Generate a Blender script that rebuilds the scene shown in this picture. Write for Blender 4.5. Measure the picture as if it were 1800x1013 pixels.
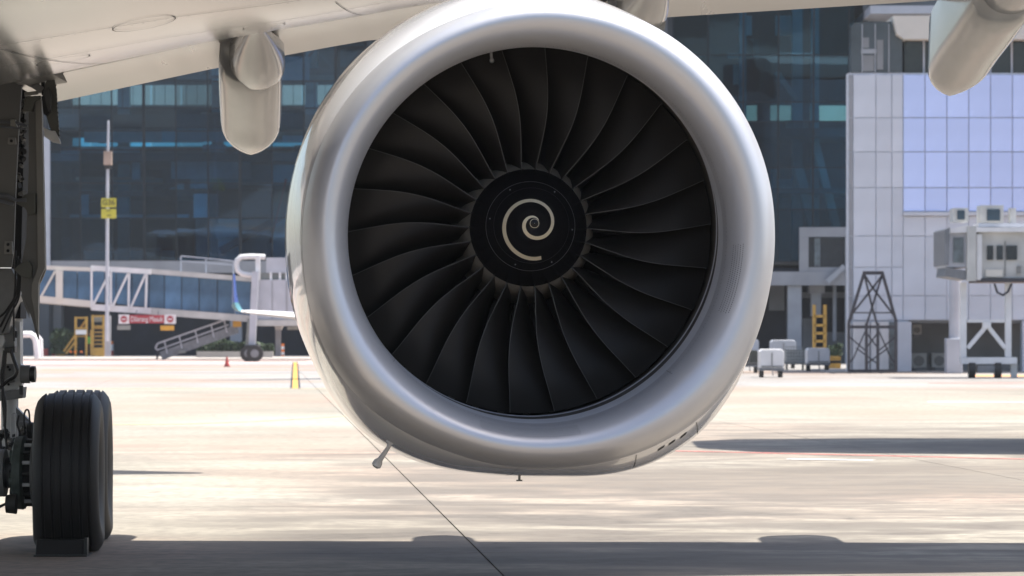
import bpy, bmesh, math, random
from mathutils import Vector, Matrix, noise
R = math.radians
PI = math.pi
random.seed(7)
for o in list(bpy.data.objects):
    bpy.data.objects.remove(o)
scene = bpy.context.scene
col = scene.collection

# ------------------------------------------------------------------ camera, light, exposure
FPX, HOR, CAMH = 5870.0, 585.0, 1.83        # focal length in photo pixels, horizon row, eye height
cam_d = bpy.data.cameras.new('camera'); cam = bpy.data.objects.new('camera', cam_d); col.objects.link(cam)
cam.location = (0, 0, CAMH); cam.rotation_euler = (R(90), 0, 0)
cam_d.sensor_width = 36; cam_d.lens = FPX / 1800 * 36
cam_d.shift_y = (HOR - 506.5) / 1800
cam_d.clip_start = 0.5; cam_d.clip_end = 4000
cam_d.dof.use_dof = True; cam_d.dof.focus_distance = 22.6; cam_d.dof.aperture_fstop = 6.3
scene.camera = cam

SUN_X, SUN_Y = 0.34, 0.12                    # horizontal run of the sun direction per metre of height
sun_dir = Vector((SUN_X, SUN_Y, 1)).normalized()
w = bpy.data.worlds.new('World'); scene.world = w; w.use_nodes = True
nt = w.node_tree; nt.nodes.clear()
sky = nt.nodes.new('ShaderNodeTexSky'); sky.sky_type = 'NISHITA'; sky.sun_disc = False
sky.sun_elevation = math.asin(sun_dir.z); sky.sun_rotation = math.atan2(sun_dir.x, sun_dir.y)
sky.dust_density = 2.5; sky.air_density = 1.0
bg = nt.nodes.new('ShaderNodeBackground'); bg.inputs['Strength'].default_value = 0.12
wo = nt.nodes.new('ShaderNodeOutputWorld')
nt.links.new(sky.outputs[0], bg.inputs[0]); nt.links.new(bg.outputs[0], wo.inputs[0])
sd = bpy.data.lights.new('sun', 'SUN'); sd.energy = 5.0; sd.angle = R(0.5); sd.color = (1, 0.95, 0.87)
so = bpy.data.objects.new('sun', sd); col.objects.link(so)
so.rotation_euler = sun_dir.to_track_quat('Z', 'Y').to_euler()
so.location = (10, 0, 40)
vs = scene.view_settings
vs.view_transform = 'Standard'; vs.look = 'None'; vs.gamma = 1; vs.use_curve_mapping = False
vs.exposure = 1.05
scene.render.engine = 'CYCLES'
scene.cycles.max_bounces = 8; scene.cycles.transparent_max_bounces = 12
scene.cycles.diffuse_bounces = 4

# ------------------------------------------------------------------ helpers
def at(px, py, Y):
    """world point that stands at distance Y on the sight line through a photo pixel"""
    return Vector(((px - 900) * Y / FPX, Y, CAMH + (HOR - py) * Y / FPX))
def gx(px, Y): return (px - 900) * Y / FPX
def gz(py, Y): return CAMH + (HOR - py) * Y / FPX
def gy(py): return CAMH * FPX / (py - HOR)

def lerp_tab(tab, x):
    if x <= tab[0][0]: return tab[0][1]
    for (a, va), (b, vb) in zip(tab, tab[1:]):
        if x <= b: return va + (vb - va) * (x - a) / (b - a)
    return tab[-1][1]

def wm(o):
    m = o.matrix_basis.copy()
    if o.parent: m = wm(o.parent) @ o.matrix_parent_inverse @ m
    return m

def link(o, parent=None):
    col.objects.link(o)
    if parent is not None:
        o.parent = parent; o.matrix_parent_inverse = wm(parent).inverted()
    return o

def tag(o, label=None, cat=None, group=None, kind=None):
    if label: o['label'] = label
    if cat: o['category'] = cat
    if group: o['group'] = group
    if kind: o['kind'] = kind
    return o

def thing(name, loc, label, cat, group=None):
    o = bpy.data.objects.new(name, None); o.empty_display_size = 0.3
    o.location = loc; link(o)
    return tag(o, label, cat, group)

class MB:
    def __init__(s): s.v = []; s.f = []
    def add(s, vs, fs):
        n = len(s.v); s.v += [Vector(p) for p in vs]; s.f += [tuple(i + n for i in f) for f in fs]; return s
    def box(s, x0, x1, y0, y1, z0, z1):
        return s.add([(x0,y0,z0),(x1,y0,z0),(x1,y1,z0),(x0,y1,z0),(x0,y0,z1),(x1,y0,z1),(x1,y1,z1),(x0,y1,z1)],
                     [(0,3,2,1),(4,5,6,7),(0,1,5,4),(1,2,6,5),(2,3,7,6),(3,0,4,7)])
    def bar(s, p, q, a, b=None):
        b = b or a; p = Vector(p); q = Vector(q); d = (q - p).normalized()
        up = Vector((0,1,0)) if abs(d.y) < .9 else Vector((0,0,1))
        u = d.cross(up).normalized(); v = d.cross(u).normalized()
        vs = [e + u*(i*a/2) + v*(j*b/2) for e in (p, q) for i, j in ((-1,-1),(1,-1),(1,1),(-1,1))]
        return s.add(vs, [(0,1,2,3),(7,6,5,4),(0,4,5,1),(1,5,6,2),(2,6,7,3),(3,7,4,0)])
    def tube(s, pts, r, n=12, caps=True):
        pts = [Vector(p) for p in pts]; rs = r if isinstance(r, (list, tuple)) else [r]*len(pts)
        rings = []; prev = None
        for i, p in enumerate(pts):
            d = (pts[min(i+1, len(pts)-1)] - pts[max(i-1, 0)]).normalized()
            if prev is None:
                up = Vector((0,0,1)) if abs(d.z) < .9 else Vector((1,0,0))
                u = d.cross(up).normalized()
            else:
                u = (prev - d * prev.dot(d)).normalized()
            prev = u; v = d.cross(u)
            rings.append([p + (u*math.cos(2*PI*k/n) + v*math.sin(2*PI*k/n))*rs[i] for k in range(n)])
        return s.loft(rings, caps)
    def loft(s, rings, caps=True, closed=True):
        n = len(rings[0]); vs = [p for r in rings for p in r]; fs = []
        for i in range(len(rings)-1):
            for k in range(n if closed else n-1):
                k2 = (k+1) % n
                fs.append((i*n+k, i*n+k2, (i+1)*n+k2, (i+1)*n+k))
        if caps:
            fs.append(tuple(range(n))[::-1]); fs.append(tuple((len(rings)-1)*n + k for k in range(n)))
        return s.add(vs, fs)
    def prism(s, pts, Y, depth):
        """outline in photo pixels at distance Y, given a real thickness"""
        a = [at(x, y, Y) for x, y in pts]; n = len(a)
        b = [p + Vector((0, depth, 0)) for p in a]
        fs = [tuple(range(n)), tuple(range(2*n-1, n-1, -1))]
        fs += [(i, n+i, n+(i+1) % n, (i+1) % n) for i in range(n)]
        return s.add(a + b, fs)
    def disc_lathe(s, prof, c, axis='X', n=32):
        """profile (offset along the axis, radius)"""
        rings = []
        for a, r in prof:
            ring = []
            for k in range(n):
                t = 2*PI*k/n
                if axis == 'X': ring.append(Vector((a, r*math.cos(t), r*math.sin(t))))
                elif axis == 'Y': ring.append(Vector((r*math.cos(t), a, r*math.sin(t))))
                else: ring.append(Vector((r*math.cos(t), r*math.sin(t), a)))
            rings.append([p + Vector(c) for p in ring])
        return s.loft(rings)
    def build(s, name, mat, parent=None, smooth=False, matrix=None, bevel=0, recalc=True, angle=40):
        me = bpy.data.meshes.new(name)
        if matrix is None:
            mn = Vector((min(p[i] for p in s.v) for i in range(3))); mx = Vector((max(p[i] for p in s.v) for i in range(3)))
            c = (mn + mx) / 2
            if parent is None: c.z = mn.z
            matrix = Matrix.Translation(c); vs = [p - c for p in s.v]
        else: vs = s.v
        me.from_pydata([tuple(p) for p in vs], [], s.f)
        if recalc:
            bm = bmesh.new(); bm.from_mesh(me); bmesh.ops.recalc_face_normals(bm, faces=bm.faces); bm.to_mesh(me); bm.free()
        me.materials.append(mat)
        if smooth:
            me.polygons.foreach_set('use_smooth', [True]*len(me.polygons))
            if angle < 180:
                try: me.set_sharp_from_angle(angle=R(angle))
                except Exception: pass
        o = bpy.data.objects.new(name, me); o.matrix_basis = matrix
        link(o, parent)
        if bevel:
            m = o.modifiers.new('bevel', 'BEVEL'); m.width = bevel; m.segments = 2; m.limit_method = 'ANGLE'
        return o

_boxes = {}
def boxobj(name, x0, x1, y0, y1, z0, z1, mat, parent=None):
    k = (round(x1-x0, 3), round(y1-y0, 3), round(z1-z0, 3), mat.name)
    if k not in _boxes:
        a, b, c = (x1-x0)/2, (y1-y0)/2, (z1-z0)/2
        me = bpy.data.meshes.new(name)
        m = MB().box(-a, a, -b, b, -c, c); me.from_pydata([tuple(p) for p in m.v], [], m.f); me.materials.append(mat)
        _boxes[k] = me
    o = bpy.data.objects.new(name, _boxes[k]); o.location = ((x0+x1)/2, (y0+y1)/2, (z0+z1)/2)
    return link(o, parent)
def pxbox(name, x0, x1, y0, y1, Y, depth, mat, parent=None):
    return boxobj(name, gx(x0, Y), gx(x1, Y), Y, Y+depth, gz(y1, Y), gz(y0, Y), mat, parent)

def text_obj(name, body, size, loc, mat, parent, w=None, extrude=0.01):
    cu = bpy.data.curves.new(name, 'FONT'); cu.body = body; cu.size = size; cu.align_x = 'CENTER'; cu.align_y = 'CENTER'; cu.extrude = extrude
    t = bpy.data.objects.new(name, cu); col.objects.link(t)
    bpy.context.view_layer.update()
    me = bpy.data.meshes.new_from_object(t.evaluated_get(bpy.context.evaluated_depsgraph_get()))
    bpy.data.objects.remove(t); me.materials.clear(); me.materials.append(mat)
    o = bpy.data.objects.new(name, me)
    sx = 1
    if w:
        xs = [v.co.x for v in me.vertices]; sx = w / (max(xs) - min(xs))
    o.matrix_basis = Matrix.Translation(loc) @ Matrix.Rotation(R(90), 4, 'X') @ Matrix.Diagonal((sx, 1, 1, 1))
    return link(o, parent)

# ------------------------------------------------------------------ materials
def mat(name, c, rough=.6, metal=0, var=.12, scale=(1,1,1), nscale=3, bump=0, coat=0, spec=.5, c2=None, rvar=.08, obj_random=0, coatr=.05, detail=6):
    m = bpy.data.materials.new(name); m.use_nodes = True; t = m.node_tree; n = t.nodes; L = t.links
    b = n['Principled BSDF']
    tc = n.new('ShaderNodeTexCoord'); mp = n.new('ShaderNodeMapping'); mp.inputs['Scale'].default_value = scale
    no = n.new('ShaderNodeTexNoise'); no.inputs['Scale'].default_value = nscale; no.inputs['Detail'].default_value = detail
    L.new(tc.outputs['Object'], mp.inputs[0]); L.new(mp.outputs[0], no.inputs['Vector'])
    ramp = n.new('ShaderNodeMapRange'); ramp.inputs['From Min'].default_value = .3; ramp.inputs['From Max'].default_value = .7
    L.new(no.outputs['Fac'], ramp.inputs['Value'])
    mix = n.new('ShaderNodeMix'); mix.data_type = 'RGBA'
    c2 = c2 or tuple(x*(1-2*var) for x in c)
    mix.inputs['A'].default_value = (*c2, 1); mix.inputs['B'].default_value = (*c, 1)
    L.new(ramp.outputs[0], mix.inputs['Factor'])
    out = mix.outputs['Result']
    if obj_random:
        oi = n.new('ShaderNodeObjectInfo'); mr = n.new('ShaderNodeMapRange')
        mr.inputs['To Min'].default_value = 1 - obj_random; mr.inputs['To Max'].default_value = 1 + obj_random
        L.new(oi.outputs['Random'], mr.inputs['Value'])
        mu = n.new('ShaderNodeVectorMath'); mu.operation = 'SCALE'
        L.new(out, mu.inputs[0]); L.new(mr.outputs[0], mu.inputs['Scale']); out = mu.outputs[0]
    L.new(out, b.inputs['Base Color'])
    rr = n.new('ShaderNodeMapRange'); rr.inputs['To Min'].default_value = max(0, rough-rvar); rr.inputs['To Max'].default_value = min(1, rough+rvar)
    L.new(no.outputs['Fac'], rr.inputs['Value']); L.new(rr.outputs[0], b.inputs['Roughness'])
    b.inputs['Metallic'].default_value = metal; b.inputs['Specular IOR Level'].default_value = spec
    b.inputs['Coat Weight'].default_value = coat; b.inputs['Coat Roughness'].default_value = coatr
    if bump:
        bu = n.new('ShaderNodeBump'); bu.inputs['Strength'].default_value = bump; bu.inputs['Distance'].default_value = .02
        L.new(no.outputs['Fac'], bu.inputs['Height']); L.new(bu.outputs[0], b.inputs['Normal'])
    return m

def glass(name, tint, gloss=(.8,.85,.9), ior=1.45, rough=.02):
    m = bpy.data.materials.new(name); m.use_nodes = True; t = m.node_tree; n = t.nodes; L = t.links; n.clear()
    tr = n.new('ShaderNodeBsdfTransparent'); gl = n.new('ShaderNodeBsdfGlossy'); fr = n.new('ShaderNodeFresnel'); mx = n.new('ShaderNodeMixShader'); o = n.new('ShaderNodeOutputMaterial')
    oi = n.new('ShaderNodeObjectInfo'); mr = n.new('ShaderNodeMapRange'); mr.inputs['To Min'].default_value = .7; mr.inputs['To Max'].default_value = 1.3
    sc = n.new('ShaderNodeVectorMath'); sc.operation = 'SCALE'; sc.inputs[0].default_value = tint
    L.new(oi.outputs['Random'], mr.inputs['Value']); L.new(mr.outputs[0], sc.inputs['Scale']); L.new(sc.outputs[0], tr.inputs[0])
    gl.inputs['Color'].default_value = (*gloss, 1); gl.inputs['Roughness'].default_value = rough; fr.inputs['IOR'].default_value = ior
    tc = n.new('ShaderNodeTexCoord'); no = n.new('ShaderNodeTexNoise'); no.inputs['Scale'].default_value = .8
    bu = n.new('ShaderNodeBump'); bu.inputs['Strength'].default_value = .03; bu.inputs['Distance'].default_value = .05
    L.new(tc.outputs['Object'], no.inputs['Vector']); L.new(no.outputs['Fac'], bu.inputs['Height']); L.new(bu.outputs[0], gl.inputs['Normal'])
    L.new(fr.outputs[0], mx.inputs[0]); L.new(tr.outputs[0], mx.inputs[1]); L.new(gl.outputs[0], mx.inputs[2]); L.new(mx.outputs[0], o.inputs[0])
    return m

# bare metal of the inlet lip: satin, polished in streaks that run across the rim
def lip_material():
    m = bpy.data.materials.new('satin_aluminium'); m.use_nodes = True; t = m.node_tree; n = t.nodes; L = t.links; b = n['Principled BSDF']
    tc = n.new('ShaderNodeTexCoord'); sp = n.new('ShaderNodeSeparateXYZ'); L.new(tc.outputs['Object'], sp.inputs[0])
    a = n.new('ShaderNodeMath'); a.operation = 'ARCTAN2'; L.new(sp.outputs[2], a.inputs[0]); L.new(sp.outputs[0], a.inputs[1])
    ma = n.new('ShaderNodeMath'); ma.operation = 'MULTIPLY'; ma.inputs[1].default_value = 14; L.new(a.outputs[0], ma.inputs[0])
    my = n.new('ShaderNodeMath'); my.operation = 'MULTIPLY'; my.inputs[1].default_value = 1.2; L.new(sp.outputs[1], my.inputs[0])
    cb = n.new('ShaderNodeCombineXYZ'); L.new(ma.outputs[0], cb.inputs[0]); L.new(my.outputs[0], cb.inputs[1])
    no = n.new('ShaderNodeTexNoise'); no.inputs['Scale'].default_value = 2.2; no.inputs['Detail'].default_value = 7; L.new(cb.outputs[0], no.inputs['Vector'])
    n2 = n.new('ShaderNodeTexNoise'); n2.inputs['Scale'].default_value = 1.6; n2.inputs['Detail'].default_value = 4; L.new(tc.outputs['Object'], n2.inputs['Vector'])
    mr = n.new('ShaderNodeMapRange'); mr.inputs['To Min'].default_value = .30; mr.inputs['To Max'].default_value = .42; L.new(no.outputs['Fac'], mr.inputs['Value']); L.new(mr.outputs[0], b.inputs['Roughness'])
    mx = n.new('ShaderNodeMix'); mx.data_type = 'RGBA'; mx.inputs['A'].default_value = (.47,.475,.50,1); mx.inputs['B'].default_value = (.57,.575,.595,1)
    L.new(n2.outputs['Fac'], mx.inputs['Factor']); L.new(mx.outputs['Result'], b.inputs['Base Color'])
    bu = n.new('ShaderNodeBump'); bu.inputs['Strength'].default_value = .05; bu.inputs['Distance'].default_value = .01; L.new(no.outputs['Fac'], bu.inputs['Height']); L.new(bu.outputs[0], b.inputs['Normal'])
    b.inputs['Metallic'].default_value = .48
    return m

def concrete_material():
    m = bpy.data.materials.new('apron_concrete'); m.use_nodes = True; t = m.node_tree; n = t.nodes; L = t.links; b = n['Principled BSDF']
    geo = n.new('ShaderNodeNewGeometry')
    def nz(scale, sc, det=6, dist=0):
        mp = n.new('ShaderNodeMapping'); mp.inputs['Scale'].default_value = sc; L.new(geo.outputs['Position'], mp.inputs[0])
        x = n.new('ShaderNodeTexNoise'); x.inputs['Scale'].default_value = scale; x.inputs['Detail'].default_value = det; x.inputs['Distortion'].default_value = dist
        L.new(mp.outputs[0], x.inputs['Vector']); return x
    def rng(x, a, bb, c=0, d=1):
        r = n.new('ShaderNodeMapRange'); r.inputs['From Min'].default_value = a; r.inputs['From Max'].default_value = bb; r.inputs['To Min'].default_value = c; r.inputs['To Max'].default_value = d
        L.new(x, r.inputs['Value']); return r.outputs[0]
    def mixc(f, A, B, mode='MIX'):
        k = n.new('ShaderNodeMix'); k.data_type = 'RGBA'; k.blend_type = mode
        for s, v in (('A', A), ('B', B)):
            if isinstance(v, tuple): k.inputs[s].default_value = (*v, 1)
            else: L.new(v, k.inputs[s])
        if isinstance(f, float): k.inputs['Factor'].default_value = f
        else: L.new(f, k.inputs['Factor'])
        return k.outputs['Result']
    big = nz(.10, (1,1,1), 5); tint = nz(.075, (1,1,1), 6, .5); streak = nz(.75, (.55,1,1), 12, .4); region = nz(.06, (1,.7,1), 6, .6); brown = nz(.11, (.6,1,1), 7, .8); fine = nz(7, (1,1,1), 8); spots = nz(2.6, (1,1,1), 3); mottle = nz(2.2, (.5,1,1), 8)
    sp = n.new('ShaderNodeSeparateXYZ'); L.new(geo.outputs['Position'], sp.inputs[0])
    def madd(a, k_, b_):
        m1 = n.new('ShaderNodeMath'); m1.operation = 'MULTIPLY_ADD'; L.new(a, m1.inputs[0]); m1.inputs[1].default_value = k_; L.new(b_, m1.inputs[2]); return m1.outputs[0]
    def mul(a, b_):
        m1 = n.new('ShaderNodeMath'); m1.operation = 'MULTIPLY'; L.new(a, m1.inputs[0]); L.new(b_, m1.inputs[1]); return m1.outputs[0]
    # the stand's oily, tyre-scuffed part lies under and behind the engine; beside it the concrete is clean
    scuffed = mul(rng(madd(region.outputs['Fac'], 9, sp.outputs[0]), 1.6, 5.0, .10, 1), rng(madd(region.outputs['Fac'], 40, sp.outputs[1]), 70, 92, 1, .12))
    far = rng(madd(tint.outputs['Fac'], 6, sp.outputs[1]), 112, 114)
    c = mixc(rng(big.outputs['Fac'], .35, .62), (.275,.252,.205), (.35,.33,.275))
    c = mixc(far, c, (.30,.295,.29))
    c = mixc(rng(tint.outputs['Fac'], .46, .62, 0, .85), c, (.345,.245,.19))
    c = mixc(mul(scuffed, rng(brown.outputs['Fac'], .46, .58, .22, .9)), c, (.16,.135,.108))
    sm_ = n.new('ShaderNodeMath'); sm_.operation = 'MULTIPLY'; L.new(rng(streak.outputs['Fac'], .42, .58, 0, 1), sm_.inputs[0]); L.new(rng(region.outputs['Fac'], .44, .56, .10, 1), sm_.inputs[1])
    c = mixc(mul(sm_.outputs[0], rng(scuffed, 0, .6, .25, 1)), c, (.10,.088,.076))
    c = mixc(mul(rng(mottle.outputs['Fac'], .46, .60, 0, .75), rng(scuffed, 0, 1, .12, 1)), c, (.125,.108,.092))
    c = mixc(rng(fine.outputs['Fac'], .40, .66, 0, .6), c, (.15,.135,.115))
    c = mixc(rng(spots.outputs['Fac'], .70, .76, 0, .6), c, (.06,.055,.05))
    oi = n.new('ShaderNodeObjectInfo'); mr = n.new('ShaderNodeMapRange'); mr.inputs['To Min'].default_value = .92; mr.inputs['To Max'].default_value = 1.07; L.new(oi.outputs['Random'], mr.inputs['Value'])
    sc = n.new('ShaderNodeVectorMath'); sc.operation = 'SCALE'; L.new(c, sc.inputs[0]); L.new(mr.outputs[0], sc.inputs['Scale'])
    L.new(sc.outputs[0], b.inputs['Base Color']); b.inputs['Roughness'].default_value = .85; b.inputs['Specular IOR Level'].default_value = .3
    bu = n.new('ShaderNodeBump'); bu.inputs['Strength'].default_value = .25; bu.inputs['Distance'].default_value = .02; L.new(fine.outputs['Fac'], bu.inputs['Height']); L.new(bu.outputs[0], b.inputs['Normal'])
    return m

M = {}
M['lip'] = lip_material()
M['concrete'] = concrete_material()
M['cowl'] = mat('cowl_paint', (.78,.78,.80), .22, 0, .05, coat=.9, nscale=1.5, rvar=.05)
M['skin'] = mat('wing_skin_paint', (.31,.31,.305), .20, 0, .20, scale=(3,.25,1), nscale=2.2, coat=.5, coatr=.14, rvar=.02)
M['flap'] = mat('flap_paint', (.34,.335,.325), .30, 0, .07, scale=(3,.25,1), nscale=2, coat=.4, coatr=.15)
M['fairing'] = mat('fairing_paint', (.33,.33,.325), .20, 0, .06, scale=(2,.5,1), nscale=3, coat=.35, rvar=.02)
M['liner'] = mat('inlet_liner_metal', (.70,.71,.74), .40, .35, .05)
M['case'] = mat('fan_case_abradable', (.06,.052,.042), .6, 0, .15)
M['blade'] = mat('titanium_blade', (.016,.0135,.0115), .40, .25, .25, nscale=4, obj_random=.22)
M['edge'] = mat('blade_edge_metal', (.13,.125,.12), .5, .6, .1)
M['platform'] = mat('annulus_filler', (.50,.45,.38), .35, .5, .2, nscale=9)
M['spinner'] = mat('black_spinner_paint', (.005,.005,.006), .20, 0, .1, spec=.2)
M['spiral'] = mat('spiral_paint', (.60,.52,.37), .5, 0, .05)
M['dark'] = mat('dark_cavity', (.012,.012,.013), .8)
M['seam'] = mat('seam_dark', (.06,.06,.06), .6)
M['rubber'] = mat('tyre_rubber', (.020,.019,.018), .6, 0, .15, nscale=7, bump=.15, c2=(.008,.008,.009))
M['geargrey'] = mat('gear_grey_paint', (.20,.20,.195), .45, 0, .12, nscale=6)
M['gearlight'] = mat('gear_light_grey', (.66,.66,.65), .4, 0, .12, nscale=6)
M['geardark'] = mat('gear_dark_metal', (.045,.045,.045), .45, .4, .2, nscale=9)
M['door'] = mat('gear_door_paint', (.15,.147,.135), .5, 0, .12, nscale=2.5)
M['doorlight'] = mat('gear_door_edge_paint', (.26,.25,.225), .45, 0, .1, nscale=3)
M['doorgreen'] = mat('primer_green_grey', (.10,.10,.082), .5, 0, .15, nscale=5)
M['hose'] = mat('black_hose', (.015,.015,.016), .4)
M['brake'] = mat('brake_grey_green', (.10,.125,.11), .5, .3, .25, nscale=14)
M['rim'] = mat('wheel_metal', (.25,.25,.25), .4, .6, .1)
M['sealant'] = mat('joint_sealant', (.10,.09,.075), .9, 0, .2)
M['glass'] = glass('facade_glass', (.42,.62,.74), (.40,.60,.85), 1.6)
M['glass2'] = glass('facade_glass_teal', (.36,.62,.72), (.36,.60,.80), 1.6)
M['rearglass'] = glass('rear_window_glass', (.70,.62,.58))
M['bridgeglass'] = mat('bridge_blue_glass', (.075,.17,.30), .12, 0, .3, nscale=.6, obj_random=.25, spec=.6, rvar=.04)
M['slab'] = mat('floor_slab', (.10,.11,.12), .8)
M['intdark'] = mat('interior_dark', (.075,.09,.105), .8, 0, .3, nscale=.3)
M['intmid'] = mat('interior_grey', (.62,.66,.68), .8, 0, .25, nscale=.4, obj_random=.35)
M['inttan'] = mat('interior_tan', (.45,.34,.27), .8, 0, .25, nscale=.5)
M['tealcol'] = mat('teal_column_cladding', (.10,.32,.38), .3, 0, .15, nscale=.8)
M['mullion'] = mat('facade_mullion', (.012,.02,.028), .6, spec=.2)
M['beam'] = mat('concrete_beam', (.30,.31,.33), .8, 0, .1, nscale=.8)
M['pillar'] = mat('pillar_grey', (.34,.36,.39), .75, 0, .1, nscale=1.2)
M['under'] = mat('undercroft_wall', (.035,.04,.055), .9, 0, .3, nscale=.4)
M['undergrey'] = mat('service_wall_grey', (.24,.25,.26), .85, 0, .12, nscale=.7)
M['panel'] = mat('white_panel', (.58,.61,.67), .55, 0, .08, nscale=.5, obj_random=.06)
M['panelblue'] = mat('blue_white_panel', (.56,.67,1.0), .25, 0, .05, nscale=.5, obj_random=.05)
M['joint'] = mat('panel_joint', (.55,.58,.64), .8)
M['cream'] = mat('cornice_cream', (.62,.59,.53), .7, 0, .06, nscale=1)
M['darkglass'] = mat('dark_window', (.02,.028,.034), .12, 0, .2, obj_random=.3)
M['greyglass'] = mat('tower_grey_glass', (.10,.125,.145), .2, 0, .3, nscale=.5, obj_random=.25)
M['white'] = mat('white_paint', (.68,.68,.69), .5, 0, .08, nscale=1.5)
M['offwhite'] = mat('bridge_offwhite', (.50,.50,.48), .55, 0, .12, nscale=1.2)
M['bluegrey'] = mat('bridge_pale_grey', (.45,.47,.52), .55, 0, .08, nscale=1.2)
M['yellow'] = mat('safety_yellow', (.46,.27,.05), .5, 0, .15, nscale=3)
M['signyellow'] = mat('sign_yellow', (.55,.50,.05), .5, 0, .08)
M['orange'] = mat('orange_plastic', (.80,.20,.03), .5, 0, .1)
M['amber'] = mat('amber_panel', (.60,.32,.03), .5)
M['red'] = mat('sign_red', (.36,.035,.05), .5, 0, .08)
M['redcone'] = mat('red_barrel', (.42,.06,.05), .5, 0, .15)
M['black'] = mat('black_paint', (.02,.02,.02), .5)
M['steel'] = mat('galvanised_steel', (.20,.21,.23), .45, .5, .15)
M['truss'] = mat('dark_tower_steel', (.035,.035,.045), .6)
M['leaf'] = mat('hedge_leaves', (.035,.065,.025), .7, 0, .3, nscale=6)
M['green'] = mat('hi_vis_green', (.15,.75,.12), .6)
M['cloth'] = mat('dark_trousers', (.03,.035,.05), .8)
M['skinh'] = mat('skin_tone', (.30,.17,.11), .6)
M['tealgrey'] = mat('window_teal_grey', (.16,.20,.22), .3, 0, .3)
M['screen'] = mat('dark_blue_screen', (.03,.06,.09), .15)
M['cartdark'] = mat('cart_olive_dark', (.06,.065,.055), .7, 0, .2, nscale=3)
M['blue'] = mat('winglet_blue', (.05,.10,.34), .3, 0, .1)
M['teal'] = mat('winglet_teal', (.10,.26,.30), .3, 0, .1)
M['paintred'] = mat('marking_red', (.62,.17,.15), .8, 0, .2, nscale=2)
M['paintwhite'] = mat('marking_white', (.80,.80,.80), .8, 0, .1, nscale=2)
M['paintyellow'] = mat('marking_yellow', (.62,.33,.06), .8, 0, .15, nscale=2)
M['paintorange'] = mat('marking_orange', (.75,.33,.12), .8, 0, .2, nscale=2)
M['paintfaint'] = mat('marking_worn_yellow', (.60,.47,.26), .85, 0, .2, nscale=3)
M['pinkroad'] = mat('service_road_pink', (.50,.39,.36), .85, 0, .12, nscale=.25)
M['kerb'] = mat('kerb_concrete', (.40,.37,.34), .85, 0, .12, nscale=.6)
M['greyplate'] = mat('grey_plate', (.25,.26,.24), .6)

# ------------------------------------------------------------------ ground
g = MB().add([(-900,-300,-.06),(900,-300,-.06),(900,1500,-.06),(-900,1500,-.06)], [(0,1,2,3)]).build('ground', M['concrete'])
tag(g, kind='structure')
# apron slabs: a field of concrete slabs, joints run almost along the line of sight
YAW = R(4.3)
ca, sa = math.cos(YAW), math.sin(YAW)
apron = MB().add([(-75,-30,-.02),(75,-30,-.02),(75,222,-.02),(-75,222,-.02)], [(0,1,2,3)]).build('apron', M['sealant'])
tag(apron, kind='structure')
SL = 7.6
me = bpy.data.meshes.new('concrete_slab'); h = SL/2 - .008
mb = MB().box(-h, h, -h, h, -.10, 0)
bmm = bmesh.new(); me.from_pydata([tuple(p) for p in mb.v], [], mb.f); me.materials.append(M['concrete'])
J = Vector((-.26, 27.76, 0))                  # a joint crossing seen in the photograph
u = Vector((ca, sa, 0)); v = Vector((-sa, ca, 0))
count = 0
for j in range(-4, 26):
    for i in range(-7, 8):
        c = J + u*((i+.5)*SL) + v*((j+.5)*SL)
        if c.y < -12 or c.y > 215: continue
        if abs(c.x) > max(c.y, 0)*.17 + 8.5 and j > 4: continue
        if abs(c.x) > 20 and j <= 4: continue
        o = bpy.data.objects.new('concrete_slab', me); o.matrix_basis = Matrix.Translation(c + Vector((0,0,.0))) @ Matrix.Rotation(YAW, 4, 'Z') @ Matrix.Rotation((count*7 % 4)*PI/2, 4, 'Z')
        link(o, apron); count += 1
# sheet of apron outside the slab field
def sheet(name, pts, m, z=.004, parent=None, kind='structure'):
    o = MB().add([(x, y, z) for x, y in pts], [tuple(range(len(pts)))]).build(name, m)
    return tag(o, kind=kind)
def gpt(px, py): Y = gy(py); return (gx(px, Y), Y)
def band(name, p, q, wpx_or_m, m, z=.006):
    a = Vector(gpt(*p)).to_3d(); b = Vector(gpt(*q)).to_3d(); d = (b-a).normalized(); nn = Vector((-d.y, d.x, 0))*wpx_or_m/2
    return sheet(name, [(a-nn)[:2], (b-nn)[:2], (b+nn)[:2], (a+nn)[:2]], m, z)
band('red_line', (1130, 792), (1900, 810), .16, M['paintred'])
band('white_line', (1385, 807.5), (1535, 810), .22, M['paintwhite'], .008)
for off, mm in ((-.135, M['black']), (.135, M['black'])):
    a = Vector(gpt(519, 683)); b = Vector(gpt(519, 637))
    sheet('lead_in_line_border', [(a.x+off-.035, a.y), (a.x+off+.035, a.y), (b.x+off+.035, b.y), (b.x+off-.035, b.y)], mm, .006)
sheet('lead_in_line', [(a.x-.095, a.y), (a.x+.095, a.y), (b.x+.095, b.y), (b.x-.095, b.y)], M['paintyellow'], .008)
# worn curved guide line
pts = [gpt(x, y) for x, y in ((-30,741),(100,745),(205,747),(320,746),(430,742),(530,737),(620,731))]
n_ = len(pts); strip = [(x, y-.14) for x, y in pts] + [(x, y+.14) for x, y in pts[::-1]]
mbx = MB(); mbx.add([(x, y-.16, .006) for x, y in pts] + [(x, y+.16, .006) for x, y in pts], [(i, i+1, n_+i+1, n_+i) for i in range(n_-1)])
tag(mbx.build('guide_line', M['paintfaint']), kind='structure')
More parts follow.
